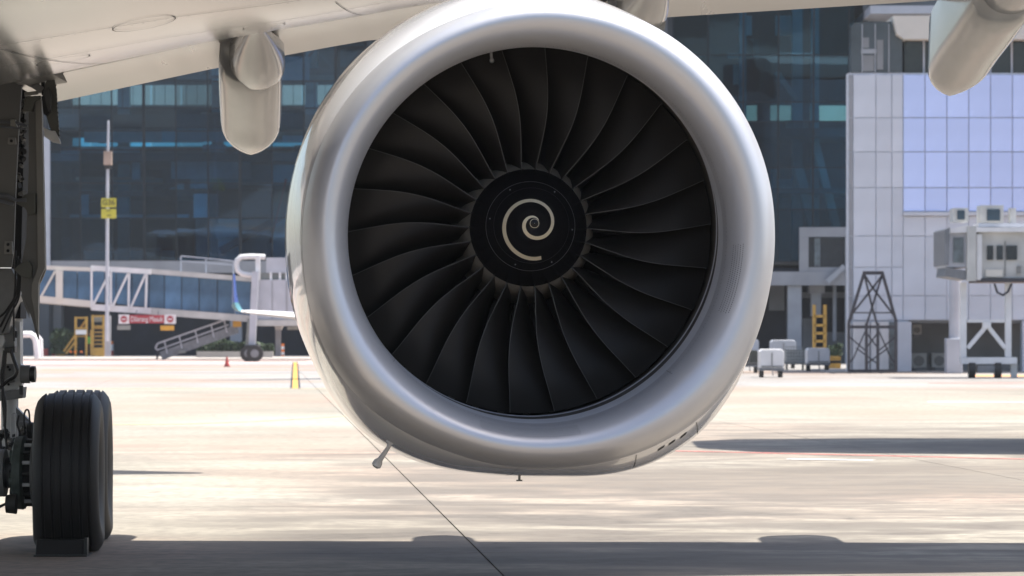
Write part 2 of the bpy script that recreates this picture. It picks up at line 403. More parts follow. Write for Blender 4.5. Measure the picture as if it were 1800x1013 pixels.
# far service road and stand markings (left)
sheet('service_road', [(-60,196),(14,196),(14,222),(-60,222)], M['pinkroad'], .004)
sheet('stand_line', [(-40,186),(-4,186),(-4,187.4),(-40,187.4)], M['paintred'], .008)
sheet('stand_line', [(-34,152),(-20,152),(-20,152.8),(-34,152.8)], M['paintorange'], .006)
sheet('stand_line', [(-33,180),(-27.5,180),(-27.5,182),(-33,182)], M['paintorange'], .008)
sheet('stand_line', [(-23,163),(-8,163),(-8,163.8),(-23,163.8)], M['paintorange'], .008)
sheet('stand_line', [(-14,109),(-5,109),(-5,109.5),(-14,109.5)], M['paintfaint'], .006)
sheet('stand_line', [(19,139),(50,134),(50,140),(20,144)], M['paintorange'], .006)
sheet('stand_line', [(15,120),(60,112),(60,112.8),(15,120.8)], M['paintred'], .006)
sheet('stand_line', [(11,88),(30,84.4),(30,85.3),(11,88.6)], M['paintwhite'], .006)
boxobj('kerb', -70, 14, 222, 223, -.06, .10, M['kerb'])['kind'] = 'structure'
pv = boxobj('pavement', -70, 14, 223, 262, -.06, .09, M['kerb']); pv['kind'] = 'structure'

# ------------------------------------------------------------------ terminal (left, glass)
def rowrange(a, b, step):
    out = []; x = a
    while x < b - .01: out.append((x, min(x+step, b))); x += step
    return out
TL = thing('terminal_building', (-10, 250, 0), 'dark blue glass terminal hall behind the engine and the boarding bridges', 'building')
YF = 250.0
LEAN = math.tan(R(3.6))                       # the glass walls lean outwards, so they mirror the apron
def lean_pane(x0, x1, Y, z0, z1, m, parent):
    o = boxobj('glass_pane', x0, x1, Y-.025, Y+.025, z0, z1, m, parent); o.rotation_euler.x = R(3.6) + rndp.gauss(0, .0025); o.rotation_euler.z = rndp.gauss(0, .002)
    return o
rndp = random.Random(21)
XL, XR = gx(86, YF), 14.6
ZR = [7.24, 10.4, 13.0, 15.5, 16.9, 18.6, 20.6, 23.6, 26.6, 29.6]
xs = rowrange(XL, XR, 2.39)
for (x0, x1) in xs:
    for z0, z1 in zip(ZR, ZR[1:]):
        zm = (z0+z1)/2
        lean_pane(x0+.04, x1-.04, YF - (zm-7.24)*LEAN, z0+.04, z1-.04, M['glass'], TL)
for i, (x0, x1) in enumerate(xs + [(XR, XR)]):
    wd = .11 if i % 3 == 0 else .05
    MB().bar((x0, YF+.03, ZR[0]), (x0, YF+.03-(ZR[-1]-7.24)*LEAN, ZR[-1]), wd*2, .2).build('mullion', M['mullion'], TL)
for z0 in ZR: boxobj('transom', XL, XR, YF-.05-(z0-7.24)*LEAN, YF+.1-(z0-7.24)*LEAN, z0-.035, z0+.035, M['mullion'], TL)
mu = MB()
x = XL
while x < XR:
    mu.bar((x, YF+.12-11.36*LEAN, 18.6), (x, YF+.12-13.36*LEAN, 20.6), .04); x += .797
mu.build('fine_mullion', M['mullion'], TL)
# floors, columns, furniture and back wall with a window band that lets the sky through
boxobj('floor_slab', XL, XR, YF+.3, YF+13.5, 6.75, 7.15, M['slab'], TL)
boxobj('floor_slab', XL, XR, YF+.3, YF+13.5, 17.2, 18.2, M['slab'], TL)
boxobj('floor_slab', XL, XR, YF+4, YF+13.5, 12.2, 12.6, M['slab'], TL)
boxobj('floor_slab', XL, XR, YF+.3, YF+13.5, 14.7, 15.3, M['slab'], TL)
boxobj('roof_slab', XL-1, 16, YF-2.5, YF+14.5, 30, 31, M['slab'], TL)
k = 264/250
def zb(z): return CAMH + (z-CAMH)*k
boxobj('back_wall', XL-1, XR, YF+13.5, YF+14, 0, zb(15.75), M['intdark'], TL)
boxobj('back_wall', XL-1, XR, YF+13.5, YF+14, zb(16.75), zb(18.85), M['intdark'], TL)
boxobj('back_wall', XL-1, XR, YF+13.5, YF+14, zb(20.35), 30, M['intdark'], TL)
x = XL-1
i = 0
while x < XR:
    boxobj('rear_window', x+.03, x+2.36, YF+13.7, YF+13.74, zb(18.85), zb(20.35), M['rearglass'], TL)
    boxobj('rear_window', x+.03, x+2.36, YF+13.7, YF+13.74, zb(15.75), zb(16.75), M['glass2'], TL)
    x += 2.39; i += 1
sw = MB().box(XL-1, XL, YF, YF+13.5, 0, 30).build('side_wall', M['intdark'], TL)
x = XL + 5
while x < XR:
    boxobj('interior_column', x-.45, x+.45, YF+5, YF+5.9, 7.15, 30, M['tealcol'], TL); x += 7.17
rnd = random.Random(3)
for i in range(70):
    x = rnd.uniform(XL, XR-3); z = rnd.choice([7.2, 7.2, 12.6, 15.3, 18.2]); y = YF + rnd.uniform(3, 12)
    hh = {7.2: rnd.uniform(1, 4.4), 12.6: rnd.uniform(.8, 2), 15.3: rnd.uniform(.3, .9), 18.2: rnd.uniform(.2, .5)}[z]
    boxobj('counter', x, x+rnd.choice([1.2, 2.5, 4.5, 7]), y, y+.5, z, z+round(hh, 1), M[rnd.choice(['intmid','intmid','inttan','slab','intmid'])], TL)
for i in range(90):
    x = rnd.uniform(XL, XR-4); z = rnd.choice([7.2, 9, 10.5, 12.7, 13.4, 15.5, 16.2, 20.8, 22, 24]); y = YF + rnd.uniform(1.2, 4.5) - (z-7)*LEAN*.5
    boxobj('partition', x, x+rnd.choice([.6, 1.8, 3.4, 6.0, 9.0]), y, y+.12, z, z+rnd.choice([.25, .5, 1.1, 1.8]), M[rnd.choice(['intmid','intmid','inttan','slab','tealcol','red' if i % 9 == 0 else 'intmid'])], TL)
tr = MB()
for i in range(16):
    x = XL + i*3.6
    tr.bar((x, YF+3, 21.2), (x+1.8, YF+3, 23.4), .16); tr.bar((x+1.8, YF+3, 23.4), (x+3.6, YF+3, 21.2), .16)
tr.bar((XL, YF+3, 21.2), (XR, YF+3, 21.2), .25); tr.bar((XL, YF+3, 23.4), (XR, YF+3, 23.4), .25)
tr.build('roof_truss', M['slab'], TL)
st = MB()
for (a, b_, c, d) in ((-22, 8, -14, 12.5), (-8, 12.5, -15, 15.3), (-27, 12.5, -21, 15.3), (3, 8, 10, 12)):
    st.bar((a, YF+2.2, b_), (c, YF+2.2, d), .5, 1.2)
st.build('escalator', M['slab'], TL)
rp = MB().bar((-18.2, YF+1.5, 8.6), (-17.0, YF+1.5, 13.4), .16).build('red_handrail', M['red'], TL)
boxobj('sill_beam', XL-1.5, XR, YF-.4, YF+.28, 6.30, 7.20, M['beam'], TL)
boxobj('edge_column', gx(76, YF), gx(90, YF), YF-.7, YF-.1-.32, 5.9, 16.5, M['bluegrey'], TL)
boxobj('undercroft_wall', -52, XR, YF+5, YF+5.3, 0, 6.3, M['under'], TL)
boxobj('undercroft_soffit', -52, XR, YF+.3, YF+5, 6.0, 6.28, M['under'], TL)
for a, b_ in ((78, 90), (406, 426), (560, 575), (700, 716), (840, 856), (980, 996), (1120, 1136)):
    boxobj('pillar', gx(a, 252), gx(b_, 252), 251.2, 252.2, .09, 6.0, M['pillar'], TL)
boxobj('utility_room_wall', gx(88, 252), gx(106, 252), 252.3, 254, .09, 5.6, M['undergrey'], TL)
boxobj('utility_room_wall', gx(28, 252), gx(66, 252), 252.3, 254, .09, 5.9, M['undergrey'], TL)

# ------------------------------------------------------------------ terminal (right, glass block, nearer)
TR = thing('terminal_wing_building', (15, 200, 0), 'dark teal glass terminal block between the engine and the white panelled building', 'building')
YG = 200.0; X0, X1 = 9.6, gx(1500, YG)
ZG = [6.1, 9.2, 11.7, 14.45, 15.6, 18.4, 21.4, 24.4]
for (x0, x1) in rowrange(X0, X1, 2.1):
    for z0, z1 in zip(ZG, ZG[1:]):
        lean_pane(x0+.03, x1-.03, YG - ((z0+z1)/2-6.1)*LEAN, z0+.03, z1-.03, M['glass2'], TR)
mu = MB()
for (x0, x1) in rowrange(X0, X1, 2.1): mu.bar((x0, YG+.03, ZG[0]), (x0, YG+.03-(ZG[-1]-6.1)*LEAN, ZG[-1]), .1, .16)
mu.build('mullion', M['mullion'], TR)
for z0 in ZG: boxobj('transom', X0, X1, YG-.06-(z0-6.1)*LEAN, YG+.1-(z0-6.1)*LEAN, z0-.03, z0+.03, M['mullion'], TR)
kk = 208/200
def zc(z): return CAMH + (z-CAMH)*kk
for za, zz in ((6.1, zc(14.5)), (zc(15.45), 24.4)):
    boxobj('back_wall', X0-1, X1+1, YG+8, YG+8.3, za, zz, M['intdark'], TR)
def gx2(px): return gx(px, 208)
for a, b_ in ((1180, 1298), (1331, 1354), (1391, 1424), (1493, 1520)):
    boxobj('back_wall', gx2(a), gx2(b_), YG+8, YG+8.3, zc(14.5), zc(15.45), M['intdark'], TR)
for a, b_ in ((1298, 1331), (1354, 1391), (1424, 1493)):
    boxobj('rear_window', gx2(a), gx2(b_), YG+8.1, YG+8.15, zc(14.5), zc(15.45), M['rearglass'], TR)
boxobj('floor_slab', X0, X1, YG+.3, YG+8, 5.9, 6.2, M['slab'], TR)
boxobj('floor_slab', X0, X1, YG+.3, YG+8, 13.6, 14.1, M['slab'], TR)
boxobj('floor_slab', X0, X1, YG+.3, YG+8, 10.2, 10.5, M['slab'], TR)
boxobj('roof_slab', X0-1, X1+2, YG-1, YG+9, 24.6, 25.4, M['slab'], TR)
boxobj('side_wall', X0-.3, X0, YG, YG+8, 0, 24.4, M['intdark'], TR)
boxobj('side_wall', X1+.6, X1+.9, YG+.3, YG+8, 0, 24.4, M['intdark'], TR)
for a, b_ in ((1393, 1411), (1426, 1440), (1300, 1312)):
    boxobj('interior_column', gx(a, 203), gx(b_, 203), YG+3, YG+3.6, 6.2, 24.3, M['tealcol'], TR)
st = MB(); st.bar((gx(1398,202), YG+2, 12.5), (gx(1442,202), YG+2, 6.6), .55, .8); st.bar((gx(1432,202), YG+2, 13.4), (gx(1478,202), YG+2, 7.2), .45, .8)
st.bar((gx(1365,202), YG+2, 17.6), (gx(1400,202), YG+2, 15.9), .3, .5); st.build('escalator', M['intmid'], TR)
rnd = random.Random(9)
for i in range(34):
    x = rnd.uniform(X0+.5, X1-2.2); z = rnd.choice([6.3, 10.6, 14.2, 17, 18.6, 20])
    boxobj('hanging_panel', x, x+rnd.choice([.5, .9, 1.4]), YG+4, YG+4.3, z, z+rnd.choice([.3, .6, 1.2]), M[rnd.choice(['intmid','slab','intmid','intmid'])], TR)
# concrete frame under and beside the glass
boxobj('concrete_beam', 9.0, gx(1492, YG), YG-.6, YG+.28, gz(502, YG), gz(478, YG), M['beam'], TR)
boxobj('frame_beam', gx(1404, YG), gx(1492, YG), YG-.5, YG-.1, gz(417, YG), gz(400, YG), M['beam'], TR)
boxobj('frame_post', gx(1404, YG), gx(1420, YG), YG-.5, YG-.1, gz(477.8, YG), gz(417.2, YG), M['beam'], TR)
boxobj('frame_window', gx(1420.5, YG), gx(1484, YG), YG-.2, YG-.15, gz(470, YG), gz(418, YG), M['darkglass'], TR)
boxobj('frame_mullion', gx(1431, YG), gx(1441, YG), YG-.3, YG-.22, gz(469, YG), gz(419, YG), M['tealgrey'], TR)
boxobj('frame_sill', gx(1420.5, YG), gx(1484, YG), YG-.5, YG-.1, gz(477.8, YG), gz(470.2, YG), M['beam'], TR)
boxobj('side_post', gx(1484.5, YG), gx(1500, YG), YG-.55, YG-.1, 0, gz(417.4, YG), M['pillar'], TR)
boxobj('pillar', gx(1384, YG), gx(1408, YG), YG-.4, YG+.4, 0, gz(502.5, YG), M['pillar'], TR)
boxobj('pillar', gx(1428, YG), gx(1446, YG), YG+1, YG+1.6, gz(556, YG), 5.2, M['pillar'], TR)
boxobj('column_capital', gx(1424, YG), gx(1452, YG), YG+.7, YG+1.9, 4.2, 4.9, M['beam'], TR)
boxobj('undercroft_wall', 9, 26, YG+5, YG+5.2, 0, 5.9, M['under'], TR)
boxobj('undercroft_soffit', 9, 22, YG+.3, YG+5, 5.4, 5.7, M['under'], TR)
boxobj('pale_wall_panel', gx(1352, 204), gx(1379, 204), YG+4, YG+4.2, gz(546, 204), gz(500, 204), M['undergrey'], TR)  # paler grey panel in front of the near-black wall
boxobj('ceiling_duct', gx(1410, 204), gx(1484, 204), YG+3.6, YG+4.6, gz(524, 204), gz(514, 204), M['undergrey'], TR)
boxobj('low_wall', gx(1410, 204), gx(1434, 204), YG+3.6, YG+4, 0, gz(560, 204), M['undergrey'], TR)
boxobj('low_wall', gx(1452, 204), gx(1484, 204), YG+3.6, YG+4, 0, gz(584, 204), M['undergrey'], TR)
dr = MB().tube([at(1467, 480, 201), at(1467, 600, 201)], .12, 8).build('drain_pipe', M['pillar'], TR)
MB().bar(at(1484, 468, 199), at(1454, 496, 199), .3).build('stair_brace', M['pillar'], TR)

boxobj('rear_block', X1+.95, 60, YG+1, YG+9, 0, 24.2, M['intdark'], TR)
boxobj('roof_edge', gx(1530, 196), 60, 196, 210, gz(24, 196), gz(10, 196), M['bluegrey'], TR)

# ------------------------------------------------------------------ white panelled building (right)
WB = thing('panelled_building', (22, 153, 0), 'white panelled building with blue-white upper squares on the right side', 'building')
YW = 153.0
XE = 36.0
boxobj('wall', gx(1492, YW), XE, YW+.15, YW+1.2, gz(563, YW), gz(128, YW), M['joint'], WB)
boxobj('rear_wing', gx(1600, YW), XE, YW+5, YW+12, 0, gz(30, YW)-1, M['joint'], WB)
boxobj('wall', gx(1492, YW), gx(1598, YW), YW+.15, YW+1.2, 0, gz(563.2, YW), M['joint'], WB)
def panel(a, b_, c, d, m, proud=0.0, name='wall_panel'):
    g_ = .022
    boxobj(name, gx(a, YW)+g_, gx(b_, YW)-g_, YW+.1-proud, YW+.18, gz(d, YW)+g_, gz(c, YW)-g_, m, WB)
rows = [131, 207, 267, 330, 415, 470, 520, 563]
cols = [1500, 1540, 1568, 1588]
for y0, y1 in zip(rows, rows[1:]):
    panel(1492, 1500, y0, y1, M['beam'])  # narrow return strip, its shading given by a darker grey
    for c0, c1 in zip(cols, cols[1:]): panel(c0, c1, y0, y1, M['panel'])
gridx = [1588 + 38.4*i for i in range(0, 17)]
for c0, c1 in zip(gridx, gridx[1:]):
    for y0, y1 in zip([131, 207, 267, 330], [207, 267, 330, 372]): panel(c0, c1, y0, y1, M['panelblue'], .03)
    for y0, y1 in zip([380, 415, 520], [415, 520, 563]): panel(c0, c1, y0, y1, M['panel'])
boxobj('ledge', gx(1588, YW), XE, YW-.05, YW+.19, gz(379, YW), gz(373, YW), M['panel'], WB)
# upper windows, cornice and the round-cornered glass corner
for i, (a, b_) in enumerate(((1592, 1624), (1628, 1664), (1668, 1703), (1706, 1741), (1745, 1779), (1784, 1820), (1824, 1860), (1864, 1900), (1904, 1940))):
    boxobj('window', gx(a, YW), gx(b_, YW), YW+.5, YW+.55, gz(127, YW), gz(70, YW), M['darkglass'], WB)
    boxobj('window_post', gx(b_, YW)+.01, gx(b_+4, YW)-.01, YW+.4, YW+.6, gz(127.5, YW), gz(69, YW), M['bluegrey'], WB)
boxobj('upper_wall', gx(1590, YW), XE, YW+1, YW+11, gz(128, YW), gz(69, YW), M['intdark'], WB)
cor = MB().prism([(1570, 28), (2200, 28), (2200, 69), (1590, 69), (1577, 60)], YW-.5, 3).build('cornice', M['cream'], WB)
tb = MB().prism([(1496, 47), (1503, 40), (1566, 38), (1574, 60), (1586, 70), (1586, 127.5), (1496, 127.5)], YW+.15, 1.0).build('corner_glass', M['greyglass'], WB)
for a in (1515, 1538, 1562): boxobj('glass_joint', gx(a, YW), gx(a+2, YW), YW+.1, YW+.14, gz(127, YW), gz(42, YW), M['pillar'], WB)
boxobj('glass_joint', gx(1514, YW), gx(1541, YW), YW+.1-.03, YW+.13-.04, gz(94, YW), gz(86, YW), M['pillar'], WB)
for a, b_, c, d in ((1516, 1528, 66, 84), (1516, 1537, 97, 125), (1542, 1553, 70, 122)):
    boxobj('pale_blind', gx(a, YW), gx(b_, YW), YW+.12, YW+.14-.005, gz(d, YW), gz(c, YW), M['undergrey'], WB)
# ground floor recess
boxobj('recess_wall', gx(1598, YW), XE, YW+4, YW+4.3, 0, gz(560, YW), M['undergrey'], WB)
boxobj('recess_side', gx(1590, YW), gx(1598.5, YW), YW+.25, YW+4, 0, gz(563.5, YW), M['undergrey'], WB)
boxobj('recess_soffit', gx(1598, YW), XE, YW+.3, YW+4, gz(563, YW)-.12, gz(563, YW)-.02, M['undergrey'], WB)
boxobj('pillar', gx(1575, YW), gx(1601, YW), YW-.25, YW+.15-.06, 0, gz(566, YW), M['panel'], WB)
boxobj('pillar', gx(1797, YW), gx(1822, YW), YW-.1, YW+.6, 0, gz(564, YW), M['panel'], WB)
for a, b_ in ((1488, 1496), (1499, 1528), (1531, 1562)):
    boxobj('door_panel', gx(a, YW), gx(b_, YW), YW-.02, YW+.08, 0.02, gz(566, YW), M['white'], WB)
boxobj('dark_doorway', gx(1563, YW), gx(1574, YW), YW+.02, YW+.08, 0.02, gz(566, YW), M['tealgrey'], WB)
boxobj('skirting', gx(1601, YW), XE, YW+3.6, YW+3.98, 0, .35, M['beam'], WB)
boxobj('roof', gx(1588, YW), XE, YW+.2, YW+12, gz(27, YW)-.9, gz(27, YW)-.02, M['cream'], WB)
tag(boxobj('kerb', 14.5, XE+6, YW-1.2, YW+12, -.06, .06, M['kerb']), kind='structure')

# condensers
def condenser(px0, px1, py0, py1, lab):
    Y = 156.2
    t = thing('air_conditioner', (gx((px0+px1)/2, Y), Y, gz(py1, Y)), lab, 'air conditioner', 'air conditioning units on the service wall')
    boxobj('casing', gx(px0, Y), gx(px1, Y), Y, Y+.4, gz(py1, Y), gz(py0, Y), M['offwhite'], t)
    c = at((px0+px1)/2, (py0+py1)/2+1, Y-.02); r = (gx(px1, Y)-gx(px0, Y))*.34
    MB().disc_lathe([(-.015, r), (.015, r), (.018, r*.3)], c, 'Y', 20).build('fan_grille', M['geargrey'], t)
    MB().box(c.x-r, c.x+r, Y+.05, Y+.3, gz(py1, Y)-.12, gz(py1, Y)).build('bracket', M['steel'], t)
condenser(1602, 1629, 621, 646, 'square outdoor unit on the service wall, nearer the pale corner pillar')
condenser(1638, 1664, 621, 646, 'square outdoor unit on the service wall, right beside the thick bridge pillar')
condenser(1604, 1620, 571, 588, 'small outdoor unit high under the soffit of the panelled building')

# ------------------------------------------------------------------ dark steel lattice tower
YT = 149.0
tw = thing('lattice_tower', (gx(1532, YT), YT, 0), 'dark steel lattice tower standing before the white doors', 'tower')
def lat(name, segs, wd=.11):
    m_ = MB()
    for (a, b_) in segs: m_.bar(at(*a, YT), at(*b_, YT), wd)
    return m_.build(name, M['truss'], tw)
for Yo in (0, 1.6):
    YT = 149.0 + Yo
    for s in (((1492, 652), (1492, 568)), ((1492, 568), (1519, 480)), ((1575, 652), (1575, 565)), ((1575, 565), (1551, 480)), ((1523, 652), (1523, 568)), ((1543, 652), (1543, 568))):
        lat('leg', [s], .13)
    lat('top_rail', [((1517, 480), (1553, 480))], .16)
    lat('cross_beam', [((1490, 575), (1577, 575))], .14)
    lat('cross_beam', [((1500, 550), (1570, 550))], .06)
    lat('base_rail', [((1490, 652), (1577, 652))], .12)
    lat('brace', [((1519, 482), (1533, 540)), ((1533, 540), (1543, 575)), ((1551, 482), (1533, 540)), ((1533, 540), (1522, 575)),
                  ((1497, 553), (1535, 505)), ((1535, 505), (1551, 484)), ((1570, 553), (1533, 505)), ((1533, 505), (1520, 484))], .09)
    lat('brace', [((1523, 578), (1500, 630)), ((1500, 630), (1492, 640)), ((1543, 578), (1566, 630)), ((1566, 630), (1575, 640)), ((1493, 592), (1523, 618)), ((1574, 592), (1543, 618)),
                  ((1523, 585), (1543, 612)), ((1543, 585), (1523, 612)), ((1505, 612), (1543, 640)), ((1561, 612), (1523, 640))], .06)
YT = 149.0
for a in (1492, 1519, 1551, 1575):
    MB().bar(at(a, 576 if a in (1492, 1575) else 480, 149), at(a, 576 if a in (1492, 1575) else 480, 150.6), .08).build('tie', M['truss'], tw)

# ------------------------------------------------------------------ right boarding bridge
YB = 134.0
rb = thing('boarding_bridge', (gx(1735, YB), YB, 0), 'pale boarding bridge cabin on white trestle legs at the right edge', 'boarding bridge')
pxbox('cabin', 1662, 1709, 402, 470, YB, 3.4, M['bluegrey'], rb)
MB().prism([(1672, 402), (1700, 396), (1712, 402), (1712, 408), (1668, 410)], YB-.25, 3.6).build('cabin_roof', M['white'], rb)
MB().prism([(1661, 404), (1670, 400), (1668, 466), (1661, 466)], YB-.5, 3.6).build('bumper', M['steel'], rb)
MB().prism([(1664, 470), (1700, 476), (1700, 492), (1662, 486)], YB-.1, 3).build('cabin_base', M['steel'], rb)
pxbox('cabin_window', 1676, 1694, 418, 462, YB-.05, .04, M['tealgrey'], rb)
pxbox('tunnel', 1716, 1900, 408, 489, YB+.1, 3.2, M['offwhite'], rb)
pxbox('roof', 1700, 1900, 400, 407.8, YB-.2, 3.8, M['white'], rb)
pxbox('floor_beam', 1724, 1900, 489.5, 496, YB-.1, 3.5, M['truss'], rb)
pxbox('corner_post', 1700, 1716, 398, 494, YB-.3, .35, M['offwhite'], rb)
pxbox('corner_post', 1717, 1726, 412, 492, YB-.1, .15, M['white'], rb)
for a, b_, c, d in ((1735, 1746, 432, 457), (1752, 1763, 432, 457), (1769, 1788, 432, 457)):
    pxbox('window', a, b_, c, d, YB+.02, .06, M['darkglass'], rb)
pxbox('door', 1766.5, 1767.8, 424, 486, YB+.04, .05, M['geargrey'], rb)
pxbox('door_panel', 1733, 1763, 474, 487, YB+.03, .06, M['cream'], rb)
pxbox('control_box', 1788, 1795, 468, 481, YB+.0, .09, M['geargrey'], rb)
for (a, b_, c, d, sc_) in ((1676, 1702, 366, 390, (1683, 1696, 370, 386)), (1724, 1764, 361, 392, (1735, 1758, 368, 388))):
    rt = pxbox('rooftop_unit', a, b_, c, d, YB+.3, 1.2, M['offwhite'], rb)
    pxbox('screen', *sc_, YB+.24, .05, M['screen'], rt)
pxbox('rooftop_unit', 1776, 1786, 366, 399, YB+.6, .6, M['offwhite'], rb)
pxbox('roof_plinth', 1720, 1900, 392.5, 399.5, YB+.3, 1.5, M['bluegrey'], rb)
for a in (1689, 1768):
    pxbox('leg', a, a+10, 497, 628, YB+.5, .3, M['white'], rb)
pxbox('cross_beam', 1690, 1788, 628.5, 640, YB+.4, .6, M['white'], rb)
m_ = MB(); m_.bar(at(1735, 572, YB+.6), at(1701, 612, YB+.6), .16); m_.bar(at(1735, 572, YB+.6), at(1767, 612, YB+.6), .16); m_.build('brace', M['white'], rb)
pxbox('gusset', 1728, 1742, 566, 577, YB+.45, .25, M['white'], rb)
pxbox('tie_beam', 1700, 1767, 562, 567, YB+.55, .2, M['white'], rb)
for a in (1711, 1757):
    wh = MB().disc_lathe([(-.14, .2), (-.12, .32), (.12, .32), (.14, .2)], (gx(a, YB), YB+.5, .32), 'X', 20).build('wheel', M['rubber'], rb, smooth=True)
pxbox('drive_motor', 1718, 1750, 643, 655, YB+.3, .5, M['steel'], rb)
pxbox('side_frame', 1777, 1788, 640.5, 664, YB+.5, .1, M['offwhite'], rb)
MB().tube([at(1748, 499, YB), at(1753, 514, YB), at(1763, 519, YB), at(1772, 513, YB), at(1778, 499, YB)], .05, 8).build('cable', M['truss'], rb, smooth=True)
bp = thing('bridge_pillar', (gx(1679, 150), 150, 0), 'thick pale round column under the right boarding bridge', 'pillar')
MB().tube([at(1679, 655, 150), at(1679, 480, 150)], .28, 20).build('shaft', M['bluegrey'], bp, smooth=True)
MB().box(gx(1662, 150), gx(1690, 150), 149.6, 150.4, 0, gz(595, 150)).build('base', M['bluegrey'], bp, bevel=.03)

# ------------------------------------------------------------------ carts on the right
def cart(name, px0, px1, py0, pyg, body, lab, dp=1.3, cover=True):
    Y = gy(pyg); x0, x1 = gx(px0, Y), gx(px1, Y); zt = gz(py0, Y)
    t = thing(name, ((x0+x1)/2, Y, 0), lab, 'cart', 'carts parked by the terminal')
    zb_ = .38
    m_ = MB(); r_ = .10
    c = [(x0, zb_), (x1, zb_), (x1, zt-r_), (x1-r_, zt), (x0+r_, zt), (x0, zt-r_)]
    m_.add([(x, Y, z) for x, z in c] + [(x, Y+dp, z) for x, z in c], [tuple(range(6)), tuple(range(11, 5, -1))] + [(i, 6+i, 6+(i+1) % 6, (i+1) % 6) for i in range(6)])
    m_.build('cover', body, t, bevel=.03)
    MB().box(x0-.02, x1+.02, Y-.04, Y+dp+.04, zb_-.1, zb_-.005).build('chassis', M['steel'], t)
    for xx in (x0+.1, x1-.1):
        for yy in (Y+.15, Y+dp-.15):
            MB().disc_lathe([(-.05, .1), (-.05, .17), (.05, .17), (.05, .1)], (xx, yy, .17), 'X', 14).build('wheel', M['rubber'], t, smooth=True)
    MB().bar(((x0+x1)/2, Y-.04, zb_-.05), ((x0+x1)/2, Y-.5, .12), .05).build('tow_bar', M['truss'], t)
    m2 = MB(); hx = (x1-x0)
    m2.box(x0+.06*hx, x1-.06*hx, Y-.03, Y-.005, zb_+.05, zb_+.10); m2.box(x0+.5*hx-.02, x0+.5*hx+.02, Y-.03, Y-.006, zb_+.1, zt-.15)
    m2.build('door_rail', M['geargrey'], t)
    return t
cart('baggage_cart', 1336, 1378, 614, 664, M['white'], 'nearest white baggage cart with its tow bar toward us')
cart('baggage_cart', 1356, 1399, 598, 648, M['bluegrey'], 'pale grey tall cart standing behind the nearest white cart')
cart('baggage_cart', 1419, 1459, 612, 653, M['white'], 'white rounded cart furthest right, beside the yellow box')
cart('baggage_cart', 1300, 1334, 616, 656, M['cartdark'], 'dark olive cart half hidden by the engine rim')
cart('baggage_cart', 1306, 1334, 597, 640, M['bluegrey'], 'pale cart behind the dark olive cart')
# mesh sided cart
Y = gy(651); x0, x1 = gx(1381, Y), gx(1415, Y)
t = thing('cage_cart', ((x0+x1)/2, Y, 0), 'wire mesh cage cart between the two white carts', 'cart', 'carts parked by the terminal')
m_ = MB()
for i in range(8):
    x = x0 + (x1-x0)*i/7; m_.box(x-.015, x+.015, Y, Y+.03, .35, 1.15)
for i in range(6):
    z = .35 + .8*i/5; m_.box(x0, x1, Y-.02, Y-.001, z-.015, z+.015)
m_.build('mesh_side', M['greyplate'], t)
MB().box(x0+.05, x1-.05, Y+.3, Y+1.1, .42, 1.0).build('load', M['offwhite'], t)
MB().box(x0-.02, x1+.02, Y+.04, Y+1.2, .28, .36).build('chassis', M['steel'], t)
for xx in (x0+.08, x1-.08): MB().disc_lathe([(-.04, .1), (-.04, .15), (.04, .15), (.04, .1)], (xx, Y+.3, .15), 'X', 14).build('wheel', M['rubber'], t, smooth=True)

# yellow ladder, box and shrubs on the right
YL = 185
ld = thing('yellow_ladder', (gx(1441, YL), YL, 0), 'tall yellow ladder before the dark undercroft on the right', 'ladder')
for a in (1431, 1450): MB().bar(at(a, 536, YL), at(a, 640, YL), .17, .2).build('rail', M['yellow'], ld)
for yy in (556, 572, 586, 600, 613): MB().bar(at(1431, yy, YL), at(1450, yy, YL), .14, .2).build('rung', M['yellow'], ld)
bx = thing('yellow_box', (gx(1468, 165), 165, 0), 'low black and yellow equipment box beside the rightmost cart', 'box')
pxbox('box_body', 1458, 1478, 639, 652, 165, .8, M['yellow'], bx); pxbox('box_band', 1458, 1478, 634.5, 638.8, 165.1, .6, M['black'], bx); pxbox('box_lid', 1458, 1478, 627, 634, 165, .8, M['yellow'], bx)

def shrub(name, px0, px1, py0, py1, Y, lab, depth=1.6, n=260, ls=.22):
    rnd = random.Random(int(px0)); m_ = MB()
    x0, x1, z0, z1 = gx(px0, Y), gx(px1, Y), gz(py1, Y), gz(py0, Y)
    for i in range(n):
        p = Vector((rnd.uniform(x0, x1), Y+rnd.uniform(0, depth), z0+(z1-z0)*rnd.uniform(0, 1)**.8))
        p.z += .12*math.sin(p.x*3)
        a = Vector((rnd.uniform(-1,1), rnd.uniform(-1,1), rnd.uniform(-1,1))).normalized()*ls; b_ = a.cross(Vector((rnd.uniform(-1,1), rnd.uniform(-1,1), rnd.uniform(-1,1)))).normalized()*ls*.6
        m_.add([p-a, p+b_, p+a, p-b_], [(0,1,2,3)])
    m_.box(x0+.2, x1-.2, Y+.3, Y+depth-.2, max(0, z0-.1), z0+(z1-z0)*.6)
    return tag(m_.build(name, M['leaf'], recalc=False), lab, 'hedge')
shrub('hedge', 346, 442, 601, 619, 236, 'clipped green hedge behind the gangway stairs', n=900)
shrub('hedge', 452, 478, 604, 620, 236, 'short hedge piece right of the bridge wheels', n=260)
shrub('shrub', 90, 132, 583, 620, 244, 'loose green shrub by the striped drum', n=700, ls=.3)
shrub('shrub', 1454, 1480, 610, 630, 175, 'low shrub above the black and yellow box', n=200, ls=.16)
pl = boxobj('planter_wall', gx(346, 235.5), gx(480, 235.5), 235.3, 235.8, .09, gz(618, 235.5), M['kerb']); tag(pl, 'low concrete planter wall under the clipped hedge', 'planter')

